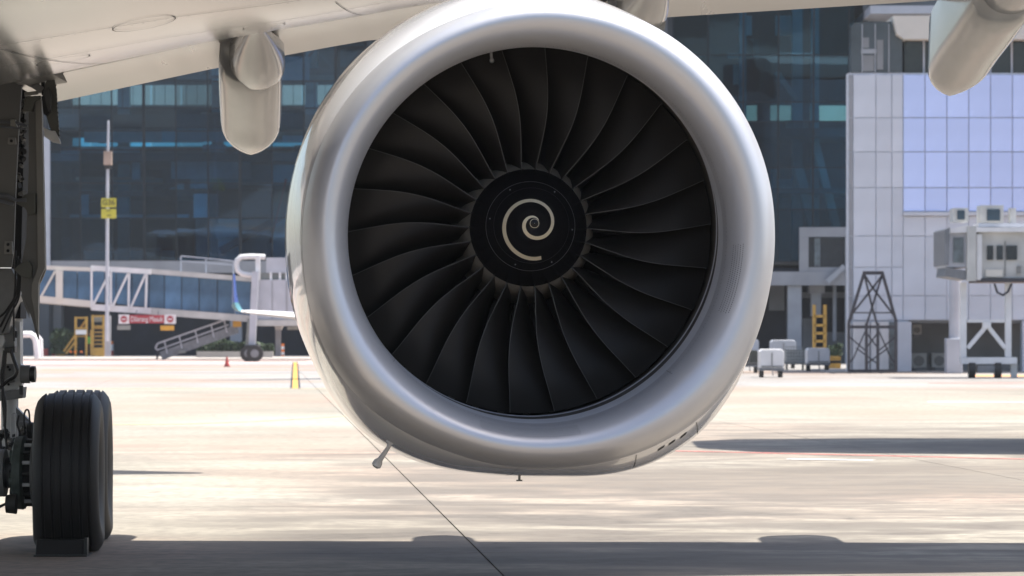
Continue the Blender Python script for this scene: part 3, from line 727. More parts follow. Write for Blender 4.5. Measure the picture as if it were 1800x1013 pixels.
# ------------------------------------------------------------------ left boarding bridge
YJ = 213.0
jb = thing('boarding_bridge', (gx(444, 210), 210, 0), 'long glazed boarding bridge sloping down to its wheeled column on the left', 'boarding bridge')
def railY(name, a, b_, th, Y, m, wd=.3):
    p, q = at(*a, Y), at(*b_, Y); h = th*Y/FPX
    d = Vector((0, wd, 0)); up = Vector((0, 0, h/2))
    return MB().add([p-up, q-up, q+up, p+up, p-up+d, q-up+d, q+up+d, p+up+d], [(0,1,2,3),(7,6,5,4),(0,4,5,1),(1,5,6,2),(2,6,7,3),(3,7,4,0)]).build(name, m, jb)
for k2, (Yq, tagx) in enumerate(((YJ, 0), (YJ+3.2, 1))):
    railY('top_rail', (60, 470), (166, 474), 7, Yq, M['cream'])
    railY('bottom_rail', (60, 524.5), (166, 535), 11, Yq, M['cream'])
    railY('top_rail', (160, 471), (265, 478), 9, Yq-.4, M['white'])
    railY('bottom_rail', (160, 540), (265, 547), 11, Yq-.4, M['white'])
    railY('top_rail', (262, 477), (446, 491.5), 8.5, Yq-.2, M['offwhite'])
    railY('bottom_rail', (262, 547), (446, 561), 12, Yq-.2, M['offwhite'])
railY('roof_deck', (60, 467), (446, 488), 3, YJ+.35, M['bluegrey'], 2.8)
railY('floor_deck', (60, 530), (446, 563), 5, YJ+.35, M['offwhite'], 2.8)
def bpane(x0, x1, ya, yb, yc, yd, Y=YJ+.05):
    p = [at(x0, ya, Y), at(x1, yb, Y), at(x1, yd, Y), at(x0, yc, Y)]; d = Vector((0, .05, 0))
    MB().add(p + [q+d for q in p], [(0,1,2,3),(7,6,5,4),(0,4,5,1),(1,5,6,2),(2,6,7,3),(3,7,4,0)]).build('window_pane', M['bridgeglass'], jb)
def topy(x): return lerp_tab([(60, 473), (166, 477), (265, 481), (446, 495.5)], x)
def boty(x): return lerp_tab([(60, 519), (166, 530), (265, 541), (446, 555)], x)
pb = [60, 98, 110, 136, 161, 184, 204, 232, 258, 262, 289, 319, 350, 382, 413, 441]
for a, b_ in zip(pb, pb[1:]):
    if (a, b_) == (98, 110): continue
    bpane(a+.8, b_-.8, topy(a), topy(b_), boty(a), boty(b_))
railY('door_frame', (98, 500), (110, 501.5), 50, YJ-.15, M['cream'])
wf = [(161, 542, 161, 468), (163, 538, 194, 478), (195, 477, 195, 543), (197, 541, 226, 479), (227, 478, 226, 546), (229, 543, 256, 482), (258, 480, 256, 548)]
m_ = MB()
for a, b_, c, d in wf: m_.bar(at(a, b_, YJ-.45), at(c, d, YJ-.45), .13)
m_.build('truss_frame', M['white'], jb)
m_ = MB(); m_.bar(at(72, 522, YJ-.1), at(97, 477, YJ-.1), .12); m_.build('truss_frame', M['cream'], jb)
# rotunda cabin
pxbox('cabin', 447, 560, 492, 562, YJ-1.2, 4.4, M['bluegrey'], jb)
pxbox('cabin_base', 447, 560, 562.5, 573, YJ-1.4, 4.8, M['offwhite'], jb)
pxbox('cabin_joint', 503, 505, 494, 561, YJ-1.25, .04, M['beam'], jb)
pxbox('cabin_joint', 478, 479, 494, 561, YJ-1.25, .04, M['beam'], jb)
pxbox('roof_housing', 468, 560, 453, 480, YJ-.9, 3.2, M['bluegrey'], jb)
pxbox('housing_rail', 447, 560, 480.5, 491.5, YJ-.8, 2.8, M['greyplate'], jb)
for a in (474, 490, 502, 516): pxbox('post', a, a+4, 478, 491.8, YJ-1.05, .14, M['white'], jb)
pxbox('post', 449, 457, 449, 492, YJ-1.6, .3, M['white'], jb)
MB().tube([at(466, 452, YJ-1), at(440, 451, YJ-1), at(424, 452, YJ-1), at(417, 458, YJ-1), at(416, 466, YJ-1), at(418, 476, YJ-1), at(426, 482, YJ-1), at(446, 485, YJ-1)], .17, 12).build('bent_duct', M['white'], jb, smooth=True)
m_ = MB()
for a, b_ in (((318, 450), (412, 459)), ((318, 459), (412, 466)), ((318, 450), (318, 482)), ((362, 454), (362, 484)), ((410, 459), (410, 487))):
    m_.bar(at(*a, YJ+1), at(*b_, YJ+1), .07)
m_.build('roof_railing', M['bluegrey'], jb)
MB().bar(at(449, 478, YJ-1.9), at(443, 612, YJ-1.9), .42, .42).build('column', M['bluegrey'], jb)
MB().bar(at(437, 560, YJ-.8), at(433, 618, YJ-.8), .14, .3).build('column_strut', M['greyplate'], jb)
pxbox('axle_beam', 432, 455, 606, 614, YJ-2.2, .8, M['steel'], jb)
for a, dy in ((436, .8), (449, 0)):
    whl = MB().disc_lathe([(-.2, .3), (-.2, .52), (.2, .52), (.2, .3)], (gx(a, 210), 209.6+dy, .52), 'Y', 24).build('wheel', M['rubber'], jb, smooth=True)
    MB().disc_lathe([(-.22, .26), (.22, .26)], (gx(a, 210), 209.6+dy, .52), 'Y', 20).build('rim', M['steel'], whl, smooth=True)
pxbox('support_column', 484, 493, 574, 627, YJ+2, .4, M['pillar'], jb)
MB().prism([(482, 566), (500, 566), (494, 580), (484, 580)], YJ+1.8, .8).build('column_head', M['offwhite'], jb)
pxbox('underside_box', 505, 530, 574, 580, YJ, 1.5, M['greyplate'], jb)

# gangway stairs under the bridge
YS = 214.0
gs = thing('gangway_stairs', (gx(280, YS), YS, 0), 'grey metal stairs with handrails below the glazed bridge', 'stairs')
MB().bar(at(283, 626, YS), at(418, 578, YS), .55, .12).build('stringer', M['steel'], gs)
MB().bar(at(283, 626, YS+1.1), at(418, 578, YS+1.1), .5, .1).build('stringer', M['steel'], gs)
for yy in (0, 1.1):
    m_ = MB(); m_.bar(at(277, 604, YS+yy-.05), at(400, 561, YS+yy-.05), .1); m_.bar(at(278, 615, YS+yy-.05), at(402, 571, YS+yy-.05), .08)
    m_.bar(at(277, 604, YS+yy-.05), at(273, 612, YS+yy-.05), .1); m_.bar(at(273, 612, YS+yy-.05), at(278, 616, YS+yy-.05), .1)
    m_.build('handrail', M['bluegrey'] if yy == 0 else M['steel'], gs)
    for x in (289, 315, 343, 371, 394):
        zz = 604 - (x-277)*.35
        MB().bar(at(x, zz, YS+yy-.05), at(x+5, zz+22, YS+yy-.05), .08).build('baluster', M['bluegrey'] if yy == 0 else M['steel'], gs)
for i in range(14):
    f = i/14; p = at(286+130*f, 622-46*f, YS)
    boxobj('tread', p.x-.15, p.x+.2, YS+.1, YS+1.05, p.z, p.z+.04, M['steel'], gs)
MB().bar(at(276, 632, YS), at(277, 618, YS), .12).build('foot', M['truss'], gs)
pxbox('warning_plate', 409, 424, 564, 575, YS-.3, .06, M['amber'], gs)
pxbox('light_box', 314, 326, 616, 621, YS-.3, .2, M['greyplate'], gs)

# no entry sign
YN = 211.5
sg = thing('entry_sign', (gx(259, YN), YN, gz(570, YN)), 'red Dilarang Masuk sign with white ends hanging under the bridge', 'sign')
pxbox('red_board', 227.2, 288.8, 554, 568.5, YN, .08, M['red'], sg)
for a, b_ in ((208.5, 227), (289, 309)):
    e = pxbox('white_board', a, b_, 553, 569.5, YN-.01, .1, M['white'], sg)
    c = at((a+b_)/2, 561.3, YN-.04)
    MB().disc_lathe([(-.01, .21), (.02, .21)], c, 'Y', 24).build('no_entry_disc', M['red'], e)
    MB().box(c.x-.14, c.x+.14, c.y-.03, c.y-.015, c.z-.035, c.z+.035).build('white_bar', M['white'], e)
text_obj('lettering', 'Dilarang Masuk', .46, at(258, 561.5, YN-.03), M['white'], sg, w=gx(286, YN)-gx(230, YN), extrude=.008)
pxbox('grey_plate', 206, 229, 572, 580, YN, .06, M['greyplate'], sg)
pxbox('orange_plate', 282, 306, 572.5, 581, YN, .06, M['amber'], sg)
MB().bar(at(240, 554, YN+.06), at(240, 545, YN+.06), .05).bar(at(278, 554, YN+.06), at(278, 547, YN+.06), .05).build('hanger', M['steel'], sg)

# stand number mast
YP = 211.0
mp_ = thing('stand_mast', (gx(189, YP), YP, 0), 'slim grey mast with two yellow stand signs left of the flap fairing', 'mast')
MB().tube([at(188, 600, YP), at(189, 330, YP), at(190.5, 212, YP)], [.12, .1, .07], 12).build('pole', M['bluegrey'], mp_, smooth=True)
pxbox('pole_foot', 184, 194, 555, 627, YP+.2, .35, M['pillar'], mp_)
pxbox('lamp_housing', 182, 196, 266, 290, YP-.4, .4, M['inttan'], mp_); pxbox('lamp_bracket', 184, 194, 290.4, 297, YP-.3, .3, M['black'], mp_)
s1 = pxbox('number_board', 178, 204, 348.5, 364.5, YP-.3, .06, M['signyellow'], mp_)
s2 = pxbox('number_board', 178, 204, 367.5, 384, YP-.3, .06, M['signyellow'], mp_)
text_obj('number', 'G36', .50, at(191, 356.5, YP-.32), M['black'], s1, w=gx(202, YP)-gx(181, YP))
MB().box(gx(189, YP), gx(196, YP), YP-.33, YP-.302, gz(380, YP), gz(378.5, YP)).box(gx(187, YP), gx(196, YP), YP-.33, YP-.302, gz(371.5, YP), gz(370.5, YP)).build('small_print', M['black'], s2)

# yellow access steps with platforms
def ysteps(a, b_, top, lab, panel_rows):
    Y = 243.0
    t = thing('access_steps', (gx((a+b_)/2, Y), Y, .09), lab, 'steps', 'yellow access steps by the pillars')
    for x in (a, b_):
        for yy in (0, 1.2): MB().bar(at(x, top, Y+yy), at(x, 627, Y+yy), .16).build('post', M['yellow'], t)
    for yy in (top+2, top+20): MB().bar(at(a, yy, Y), at(b_, yy, Y), .12).build('guard_rail', M['yellow'], t)
    for yy in panel_rows: boxobj('step', gx(a, Y)+.1, gx(b_, Y)-.1, Y+.1, Y+1.1, gz(yy+2.5, Y), gz(yy, Y), M['yellow'], t)
    return t
t = ysteps(133, 152, 557, 'yellow access steps with a long sloping brace, left one by the green vest', [578, 590])
pxbox('sign_plate', 133, 152, 580, 588, 242.8, .08, M['white'], t)
MB().bar(at(152, 562, 243.6), at(112, 618, 243.6), .13).build('brace', M['yellow'], t)
MB().bar(at(133, 600, 243.6), at(116, 622, 243.6), .13).build('brace', M['yellow'], t)
for x in (122, 130, 141): pxbox('reflector', x, x+4, 617, 620, 242.7, .1, M['orange'], t)
t = ysteps(163, 182, 554, 'yellow access steps with solid stepped front, beside the mast foot', [576, 583, 590, 597, 604, 611])
pxbox('front_panel', 164, 182, 612, 627, 242.8, .1, M['yellow'], t)
pxbox('hopper', 160, 178, 556, 566, 244, 1, M['greyplate'], t)
MB().bar(at(160, 580, 243), at(160, 627, 243), .1).build('post', M['yellow'], t)

# striped and plain road furniture
def bollard(px, py0, py1, bands, lab, r, cat='bollard', name='traffic_bollard', group='striped bollards on the service road'):
    Y = min(gy(py1), 258) ; z0 = gz(py1, Y)
    t = thing(name, (gx(px, Y), Y, z0), lab, cat, group)
    n = len(bands); H = gz(py0, Y) - z0
    for i, bname in enumerate(bands):
        a, b_ = z0 + H*i/n, z0 + H*(i+1)/n - .002
        rr = r*(1-.12*i/n)
        MB().disc_lathe([(a, rr), (b_, rr*.97)], (gx(px, Y), Y, 0), 'Z', 14).build('band', M[bname], t, smooth=True)
    MB().disc_lathe([(z0-.01, r*1.5), (z0+.05, r*1.45)], (gx(px, Y), Y, 0), 'Z', 14).build('base', M['black'], t)
bollard(196, 600, 627.5, ['redcone','redcone','white','white','orange'], 'red and white bollard beside the mast with the yellow signs', .16)
bollard(475, 604, 627, ['orange','white','orange','white','orange'], 'orange and white bollard, left one of the pair by the bridge column', .13)
bollard(497, 604, 629, ['orange','white','orange','white','orange'], 'orange and white bollard, right one of the pair by the bridge column', .13)
bollard(54, 601, 625, ['redcone','white','redcone','white','redcone'], 'red and white striped bollard behind the white pipe', .13)
bollard(106, 602, 628, ['yellow','black','yellow','black','yellow'], 'yellow and black striped drum by the shrub', .36, 'drum', 'striped_drum', None)
bollard(66, 612, 628, ['orange','orange'], 'short orange bollard in front of the white pipe', .18)
bollard(80, 613, 628, ['redcone','redcone'], 'dull red drum next to the white pipe', .22, 'drum', 'red_drum', None)
def cone(px, py0, py1, lab):
    Y = min(gy(py1), 250); z0 = gz(py1, Y); h_ = gz(py0, Y)-z0
    t = thing('traffic_cone', (gx(px, Y), Y, z0), lab, 'traffic cone', 'traffic cones on the apron')
    MB().disc_lathe([(z0+.03, h_*.26), (z0+h_, .035)], (gx(px, Y), Y, 0), 'Z', 16).build('cone_body', M['redcone'], t, smooth=True)
    MB().disc_lathe([(z0+h_*.45, h_*.165), (z0+h_*.62, h_*.125)], (gx(px, Y), Y, 0), 'Z', 16).build('reflective_band', M['kerb'], t, smooth=True)
    c = gx(px, Y); MB().box(c-h_*.33, c+h_*.33, Y-h_*.33, Y+h_*.33, z0, z0+.03).build('cone_base', M['black'], t)
cone(399, 627, 645, 'traffic cone alone on the apron left of the bridge wheels')
cone(94, 615, 628, 'dull red cone standing left of the striped drum')

# white bent pipe barrier
pb_ = thing('pipe_barrier', (gx(55, 205), 205, 0), 'white bent pipe barrier beside the landing gear', 'barrier')
MB().tube([at(0, 590, 206), at(38, 588, 206), at(54, 588, 206), at(61, 593, 206), at(64, 602, 206), at(66, 630, 206)], .2, 14).build('pipe', M['white'], pb_, smooth=True)
MB().tube([at(52, 590, 207.5), at(66, 590, 207.5), at(72, 597, 207.5), at(73, 628, 207.5)], .11, 12).build('pipe', M['white'], pb_, smooth=True)

# ground worker
def worker(px, Yw):
    x = gx(px, Yw); z = .09
    v_ = [(0,0,.92),(0,0,1.12),(0,0,1.36),(0,0,1.48),(0,-.02,1.60),(0,-.02,1.70),
          (.17,0,1.38),(.24,-.05,1.12),(.22,-.22,.98),(-.17,0,1.38),(-.24,-.03,1.12),(-.24,-.16,.92),
          (.10,0,.88),(.11,-.04,.48),(.12,.03,.08),(.12,-.12,.04),(-.10,0,.88),(-.11,0,.48),(-.13,.08,.08),(-.13,-.07,.04)]
    e_ = [(0,1),(1,2),(2,3),(3,4),(4,5),(2,6),(6,7),(7,8),(2,9),(9,10),(10,11),(0,12),(12,13),(13,14),(14,15),(0,16),(16,17),(17,18),(18,19)]
    r_ = [.15,.14,.16,.06,.095,.08,.07,.055,.04,.07,.055,.04,.095,.07,.05,.045,.095,.07,.05,.045]
    me = bpy.data.meshes.new('person'); me.from_pydata(v_, e_, [])
    o = bpy.data.objects.new('person', me); o.location = (x, Yw, z); col.objects.link(o)
    o.modifiers.new('skin', 'SKIN'); sl = me.skin_vertices[0].data if me.skin_vertices else None
    if sl is None:
        bm = bmesh.new(); bm.from_mesh(me); bm.verts.layers.skin.verify(); bm.to_mesh(me); bm.free(); sl = me.skin_vertices[0].data
    for i, r in enumerate(r_): sl[i].radius = (r, r*.85)
    sl[0].use_root = True
    s = o.modifiers.new('sub', 'SUBSURF'); s.levels = 1; s.render_levels = 1
    me.materials.append(M['cloth'])
    tag(o, 'ground worker in a bright green vest standing between the yellow steps', 'person')
    def ell(name, c, rx, ry, h0, h1, m):
        rings = []
        for i in range(9):
            f = i/8; zz = h0 + (h1-h0)*f; s_ = 1 - .25*f**3
            rings.append([Vector((x+c[0]+rx*s_*math.cos(2*PI*k/16), Yw+c[1]+ry*s_*math.sin(2*PI*k/16), z+zz)) for k in range(16)])
        MB().loft(rings).build(name, m, o, smooth=True)
    ell('vest', (0, 0), .215, .17, .92, 1.44, M['green'])
    MB().disc_lathe([(1.53, .03), (1.55, .085), (1.62, .10), (1.70, .085)], (x, Yw-.02, z), 'Z', 14).build('face', M['skinh'], o, smooth=True)
    MB().disc_lathe([(1.66, .135), (1.70, .12), (1.77, .08), (1.79, .01)], (x, Yw-.02, z), 'Z', 14).build('cap', M['black'], o, smooth=True)
worker(158, 246.5)

# ------------------------------------------------------------------ parked airliner wing with blue winglet (left, behind the engine)
Yk = 128.0
pw = thing('winglet_airliner', (gx(700, Yk+6), Yk+6, 0), 'far airliner wing with a blue and teal upturned winglet left of the engine', 'airliner')
m_ = MB(); rings = []
for px, py, ch, th, Yo in ((424, 548, .8, .10, 0), (436, 549, .95, .14, .2), (525, 557.5, 1.9, .30, 2.0), (640, 566, 3.2, .5, 4.5), (760, 574, 4.5, .8, 7)):
    Y = Yk + Yo; c = at(px, py, Y)
    rings.append([c + Vector((0, d*ch, t_*th)) for d, t_ in ((-.05,0),(.05,.35),(.3,.6),(.7,.35),(1,0),(.7,-.2),(.3,-.4),(.05,-.3))])
m_.loft(rings).build('wing', M['white'], pw, smooth=True)
def wl(name, pts, m):
    rings = []
    for px, py, ch, th in pts:
        c = at(px, py, Yk); rings.append([c + Vector((t_*th, d*ch, 0)) for d, t_ in ((0,0),(.3,.5),(1,0),(.3,-.5))])
    MB().loft(rings).build(name, m, pw, smooth=True)
wl('winglet_root', [(425, 548.5, .8, .28), (419, 546, .8, .30), (414.5, 540, .8, .34), (412.5, 532, .75, .24)], M['teal'])
wl('winglet', [(412.5, 532, .75, .24), (411, 510, .6, .16), (410.5, 482, .4, .10)], M['blue'])
MB().disc_lathe([(-.03, .02), (0, .045), (.05, .02)], at(430, 547.5, Yk-.12), 'Y', 10).build('tip_light', M['white'], pw, smooth=True)
# body of that aircraft, hidden behind our engine
MB().tube([at(930, 515, Yk-14), at(930, 515, Yk-12), at(925, 520, Yk-7), at(915, 525, Yk+16)], [.3, 1.2, 1.95, 1.95], 24).build('fuselage', M['white'], pw, smooth=True)

# ================================================================== OUR AIRLINER
AL = thing('airliner', (-9.1, 24, 0), 'large airliner filling the foreground with open engine inlet, wing underside and landing gear', 'airliner')
# ---- wing: lower surface heights by span
ZGAP = [(-14, 3.3), (-8, 3.4), (-5, 3.72), (-3.77, 3.96), (-2.39, 4.25), (-.66, 4.55), (1, 4.70), (3, 4.82), (9, 5.2)]
ZTE = [(-14, 3.2), (-8, 3.35), (-5, 3.72), (-4.06, 3.91), (-2.7, 4.19), (-1.33, 4.436), (1.43, 4.626), (3.74, 4.75), (9, 5.05)]
LE = [(-14, 16), (-6, 17), (-3.5, 18.5), (-1, 22.5), (1.3, 25.45), (5.2, 26.1), (9, 26.8)]
def zlow(X, Y):
    zg = lerp_tab(ZGAP, X); le = lerp_tab(LE, X); t_ = (27.5 - Y)/(27.5 - le)
    d = -.19*math.sin(PI*min(1, t_*.98))**.8 * min(1, (27.5-le)/6)
    if t_ > .85: d += .5*((t_-.85)/.15)**2*.8
    return zg + d
spans = [-12, -9, -7, -6] + [-5.5 + .35*i for i in range(42)]
def wing_mesh(ts, yfun, zl, thick):
    rings = []
    for X in spans:
        lo = [Vector((X, yfun(X, t_), zl(X, yfun(X, t_)))) for t_ in ts]
        up = [Vector((X, yfun(X, t_), zl(X, yfun(X, t_)) + thick(X, t_))) for t_ in ts[::-1]]
        rings.append(lo + up)
    return MB().loft(rings)
ts = [0, .03, .08, .15, .25, .4, .55, .7, .82, .9, .96, 1]
wg = wing_mesh(ts, lambda X, t_: 27.5 - (27.5 - lerp_tab(LE, X))*t_, zlow,
               lambda X, t_: .02 + (.30 + .9*math.sin(PI*min(1, t_*.8+.15)))*(1-t_)**.45*min(1, (27.5-lerp_tab(LE, X))/5)).build('wing', M['skin'], AL, smooth=True, angle=50)
def zflap(X, Y):
    t_ = (Y-27.58)/(30.0-27.58); zg = lerp_tab(ZGAP, X)+.035; zt = lerp_tab(ZTE, X)
    return zg + (zt-zg)*t_ + .05*math.sin(PI*t_)
def yte(X): return 30.0 - .035*(X+4)
wing_mesh([0, .03, .1, .3, .5, .7, .9, 1], lambda X, t_: 27.56 + (yte(X)-27.56)*t_, zflap, lambda X, t_: .012 + .34*(1-t_)**1.1*min(1, t_*18+.15)).build('flap', M['flap'], wg, smooth=True, angle=50)
# shroud strip between wing and flap (grey paints in the gap's shade, small steps)
m_ = MB(); rings = []
for X in spans:
    a = Vector((X, 27.50, zlow(X, 27.5)-.004)); rings.append([a + Vector((0, 0, 0)), a + Vector((0, .05, .012)), a + Vector((0, .05, .05)), a + Vector((0, 0, .05))])
m_.loft(rings).build('shroud_shade_strip', M['geargrey'], wg)
# panel joints on the lower skin
def skin_strip(name, pts, wd, m, off=.004, n=30):
    m_ = MB(); vs = []; fs = []
    for i in range(n+1):
        f = i/n*(len(pts)-1); k_ = min(int(f), len(pts)-2); f -= k_
        X = pts[k_][0]*(1-f)+pts[k_+1][0]*f; Y = pts[k_][1]*(1-f)+pts[k_+1][1]*f
        dx, dy = pts[k_+1][0]-pts[k_][0], pts[k_+1][1]-pts[k_][1]; L_ = math.hypot(dx, dy); nx, ny = -dy/L_*wd/2, dx/L_*wd/2
        vs += [(X-nx, Y-ny, zlow(X-nx, Y-ny)-off), (X+nx, Y+ny, zlow(X+nx, Y+ny)-off)]
        if i: fs.append((2*i-2, 2*i, 2*i+1, 2*i-1))
    return m_.add(vs, fs).build(name, m, wg)
skin_strip('panel_joint', [(-5.5, 24.3), (0, 25.6), (3, 26)], .012, M['seam'])
skin_strip('panel_joint', [(-5.5, 22.2), (-1, 24.2)], .010, M['seam'])
skin_strip('panel_joint', [(-1.3, 24.6), (-1.15, 27.45)], .006, M['seam'], n=12)
skin_strip('panel_joint', [(-5.5, 26.3), (-3.2, 26.55), (0, 26.8), (3, 26.9)], .006, M['seam'])
for (cx_, cy_, rx_, ry_) in ((-2.6, 23.6, .22, .34), (-1.9, 25.6, .16, .26), (-3.4, 25.3, .2, .3), (-.9, 26.5, .14, .2)):
    pts_ = [(cx_+rx_*math.cos(2*PI*k/20), cy_+ry_*math.sin(2*PI*k/20)) for k in range(21)]
    skin_strip('access_panel_joint', pts_, .008, M['seam'], n=40)
skin_strip('panel_joint', [(-3.6, 22.9), (-3.3, 27.45)], .008, M['seam'], n=12)
rv = MB()
for (x0, y0, x1, y1) in ((-5.5, 24.38, 0, 25.68), (-5.5, 22.28, -1, 24.28)):
    for i in range(60):
        f = i/59; X = x0+(x1-x0)*f; Y = y0+(y1-y0)*f; z = zlow(X, Y)-.004
        rv.add([(X-.007, Y, z), (X, Y-.012, z), (X+.007, Y, z), (X, Y+.012, z)], [(0,1,2,3)])
tag(rv.build('rivets', M['seam'], wg), kind='stuff')

# ---- flap track fairings
def usec(Xc, Y, wd, ztop, zbot, rb=.45):
    """U shaped section, open side up"""
    pts = []; hh = ztop - zbot; n = 14; cz = zbot + min(hh*.6, wd*rb)
    pts.append(Vector((Xc-wd/2*.96, Y, ztop)))
    pts.append(Vector((Xc-wd/2, Y, cz)))
    for i in range(1, n):
        a = PI*i/n; pts.append(Vector((Xc-wd/2*math.cos(a), Y, cz-(cz-zbot)*math.sin(a)**.9)))
    pts.append(Vector((Xc+wd/2, Y, cz))); pts.append(Vector((Xc+wd/2*.96, Y, ztop)))
    return pts
def track_fairing(Xt, drop, sc=1.0, lab=None):
    """Xt: x of the tail tip; drop: how far the tail tip hangs below the trailing edge"""
    zt = lerp_tab(ZTE, Xt); k_ = math.tan(YAW)
    def XC(Y): return Xt + (31.4-Y)*k_
    zr = zt - drop
    front = []
    for Y, wd, dz in ((26.7, .02, .025), (27.0, .09, .05), (27.3, .17, .10), (27.6, .26, .165), (27.9, .345, .235), (28.2, .42, .30), (28.45, .47, .345), (28.65, .495, .37), (28.74, .495, .375), (28.78, .46, .34)):
        X = XC(Y); ztop = lerp_tab(ZGAP, X)+.02
        front.append(usec(X, Y, wd*sc, ztop, ztop-dz*sc*1.05, .5))
    f = MB().loft(front).build('fairing_nose', M['fairing'], wg, smooth=True, angle=60)
    rear = []; YT_ = lambda Y: Y if Y < 30 else 30+(Y-30)*.5
    zs = zt - .30*sc
    for Y, wd, q in ((28.45, .53, -.12), (28.52, .54, -.02), (28.8, .545, .13), (29.2, .55, .34), (29.8, .55, .60), (30.3, .545, .79), (30.6, .53, .88), (30.85, .49, .93), (31.05, .42, .96), (31.2, .33, .98), (31.32, .2, .993), (31.4, .03, 1.0)):
        Y = YT_(Y); X = XC(Y) - (31.4-30.7)*k_; zb_ = zs + (zr - zs)*q
        ztop = max(zt+.03 - max(0, Y-30.0)*.35*(drop/.75), zb_+.02) if Y > 30 else lerp_tab(ZTE, X)+.06
        rear.append(usec(X, Y, wd*sc, ztop, zb_, .34))
    r = MB().loft(rear).build('flap_track_fairing', M['fairing'], wg, smooth=True, angle=60)
    if lab: r['label'] = lab
track_fairing(-2.40, .78, 1.0, 'pale canoe shaped fairing left of the engine')
track_fairing(gx(1066, 31.4), .20, .95, 'fairing mostly hidden above the engine rim')
track_fairing(gx(1652, 31.4), .76, 1.04, 'tilted fairing at the top right corner')

# ---- rest of the aircraft above and beside the picture (casts the shadows the photo shows)
MB().tube([Vector((-8.2, 2, 5.0)), Vector((-8.3, 4, 5.05)), Vector((-8.5, 8, 5.1)), Vector((-9.3, 20, 5.1)), Vector((-10.2, 36, 5.2)), Vector((-11, 48, 6.4)), Vector((-11.3, 52, 7.0))],
          [.3, 1.6, 2.7, 2.8, 2.8, 1.3, .5], 32).build('fuselage', M['cowl'], AL, smooth=True)
sb = MB(); rings = []
for X, Yc, ch, z in ((-10.5, 45.6, 5.0, 7.0), (-6.0, 45.2, 3.0, 7.6), (-2.6, 44.7, 1.5, 8.05), (-1.25, 44.5, .35, 8.2)):
    rings.append([Vector((X, Yc + ch*d, z + ch*.09*t_)) for d, t_ in ((-.5,0),(-.3,.6),(.1,.5),(.5,0),(.1,-.5),(-.3,-.6))])
sb.loft(rings).build('tailplane', M['cowl'], AL)
# neighbouring aircraft on the right, beyond the frame, whose wing shades the apron
NA = thing('neighbour_airliner', (30, 54, 0), 'neighbouring airliner beyond the right edge of the picture', 'airliner')
rings = []
for X, Ya, Yb2, z in ((5.7, 53.6, 57.2, 7.9), (6.5, 52.0, 58.3, 7.9), (9, 51.3, 58.9, 7.9), (14, 50.3, 58.6, 7.7), (28, 44, 60, 7.0)):
    rings.append([Vector((X, Ya, z)), Vector((X, Ya+.5, z+.2)), Vector((X, Yb2, z)), Vector((X, Ya+.5, z-.2))])
MB().loft(rings).build('wing', M['cowl'], NA)
MB().tube([Vector((30, 30, 5.2)), Vector((30, 33, 5.2)), Vector((30, 38, 5.2)), Vector((30, 70, 5.2)), Vector((30, 84, 6.4))], [.3, 1.9, 2.8, 2.8, .5], 28).build('fuselage', M['cowl'], NA, smooth=True)

# ---- engine ----------------------------------------------------------------
FC = Vector((gx(928, 22.9), 22.9, gz(401, 22.9)))
E = Matrix.Translation(FC) @ Matrix.Rotation(R(3.7), 4, 'Z') @ Matrix.Rotation(R(-1.0), 4, 'X')
SEAM = [(0,412),(15,416),(39,434),(50,433),(65,427),(78,419),(90,415),(103,417),(112,418),(123,424),(134,431),(145,434),(159,427),(173,418),(187,415),(205,412),(220,408),(237,403),(250,401),(270,406),(300,412),(330,412),(360,412)]
DEEP = [(0,407),(20,421),(35,448),(48,462),(60,460),(71,446),(80,430),(87,423),(100,424),(107,430),(116,437),(127,442),(136,436),(150,422),(161,416),(175,409),(188,409),(202,411),(215,414),(229,416),(241,418),(256,422),(270,423),(300,415),(320,408),(340,406),(360,407)]
NS = 180
def smooth_tab(tab, base):
    a = [lerp_tab(tab, 360*k/NS)/base for k in range(NS)]
    for _ in range(6): a = [(a[k-1]+2*a[k]+a[(k+1) % NS])/4 for k in range(NS)]
    return a
SM, DM = smooth_tab(SEAM, 415), smooth_tab(DEEP, 409)
def ring(y, r, ox, oz, ws, wd, kk_=range(NS)):
    out = []
    for k in kk_:
        th = 2*PI*k/NS; R_ = r*(1 + ws*(SM[int(k) % NS]-1) + wd*(DM[int(k) % NS]-1))
        out.append(Vector((ox + R_*math.cos(th), y, oz - R_*math.sin(th))))
    return out
# lip profile: throat -> highlight -> seam
LIP = [(-.78,1.247,0,-.085,0,0),(-.90,1.248,0,-.095,0,0),(-1.00,1.258,0,-.098,.02,0),(-1.08,1.276,.003,-.097,.06,0),(-1.145,1.302,.006,-.094,.12,0),(-1.19,1.333,.01,-.09,.22,0),
       (-1.22,1.366,.014,-.085,.34,0),(-1.232,1.398,.018,-.08,.46,0),(-1.228,1.428,.021,-.076,.58,0),(-1.21,1.456,.024,-.072,.68,0),(-1.175,1.482,.027,-.068,.77,0),(-1.12,1.507,.03,-.064,.85,0),(-1.04,1.529,.033,-.06,.91,0),(-.93,1.547,.034,-.057,.95,0),(-.80,1.562,.035,-.055,.98,0),(-.65,1.574,.035,-.053,1,0)]
nac = thing('x', (0,0,0), '', '')
bpy.data.objects.remove(nac)
COWL = [(-.645,1.568,.035,-.053,1,0),(-.63,1.572,.035,-.053,.97,.03),(-.45,1.592,.026,-.042,.66,.34),(-.2,1.616,.016,-.03,.35,.65),(.1,1.638,.007,-.015,.12,.88),(.5,1.655,0,0,0,1),(1.1,1.668,0,0,0,1),(1.9,1.655,0,0,0,.9),(2.8,1.56,0,.02,0,.6),(3.6,1.38,0,.05,0,.3),(4.1,1.24,0,.08,0,.1),(4.1,1.0,0,.08,0,.1),(3.4,1.0,0,.05,0,0)]
nacelle = MB().loft([ring(*p) for p in COWL], caps=False).build('nacelle', M['cowl'], AL, smooth=True, matrix=E, angle=50)
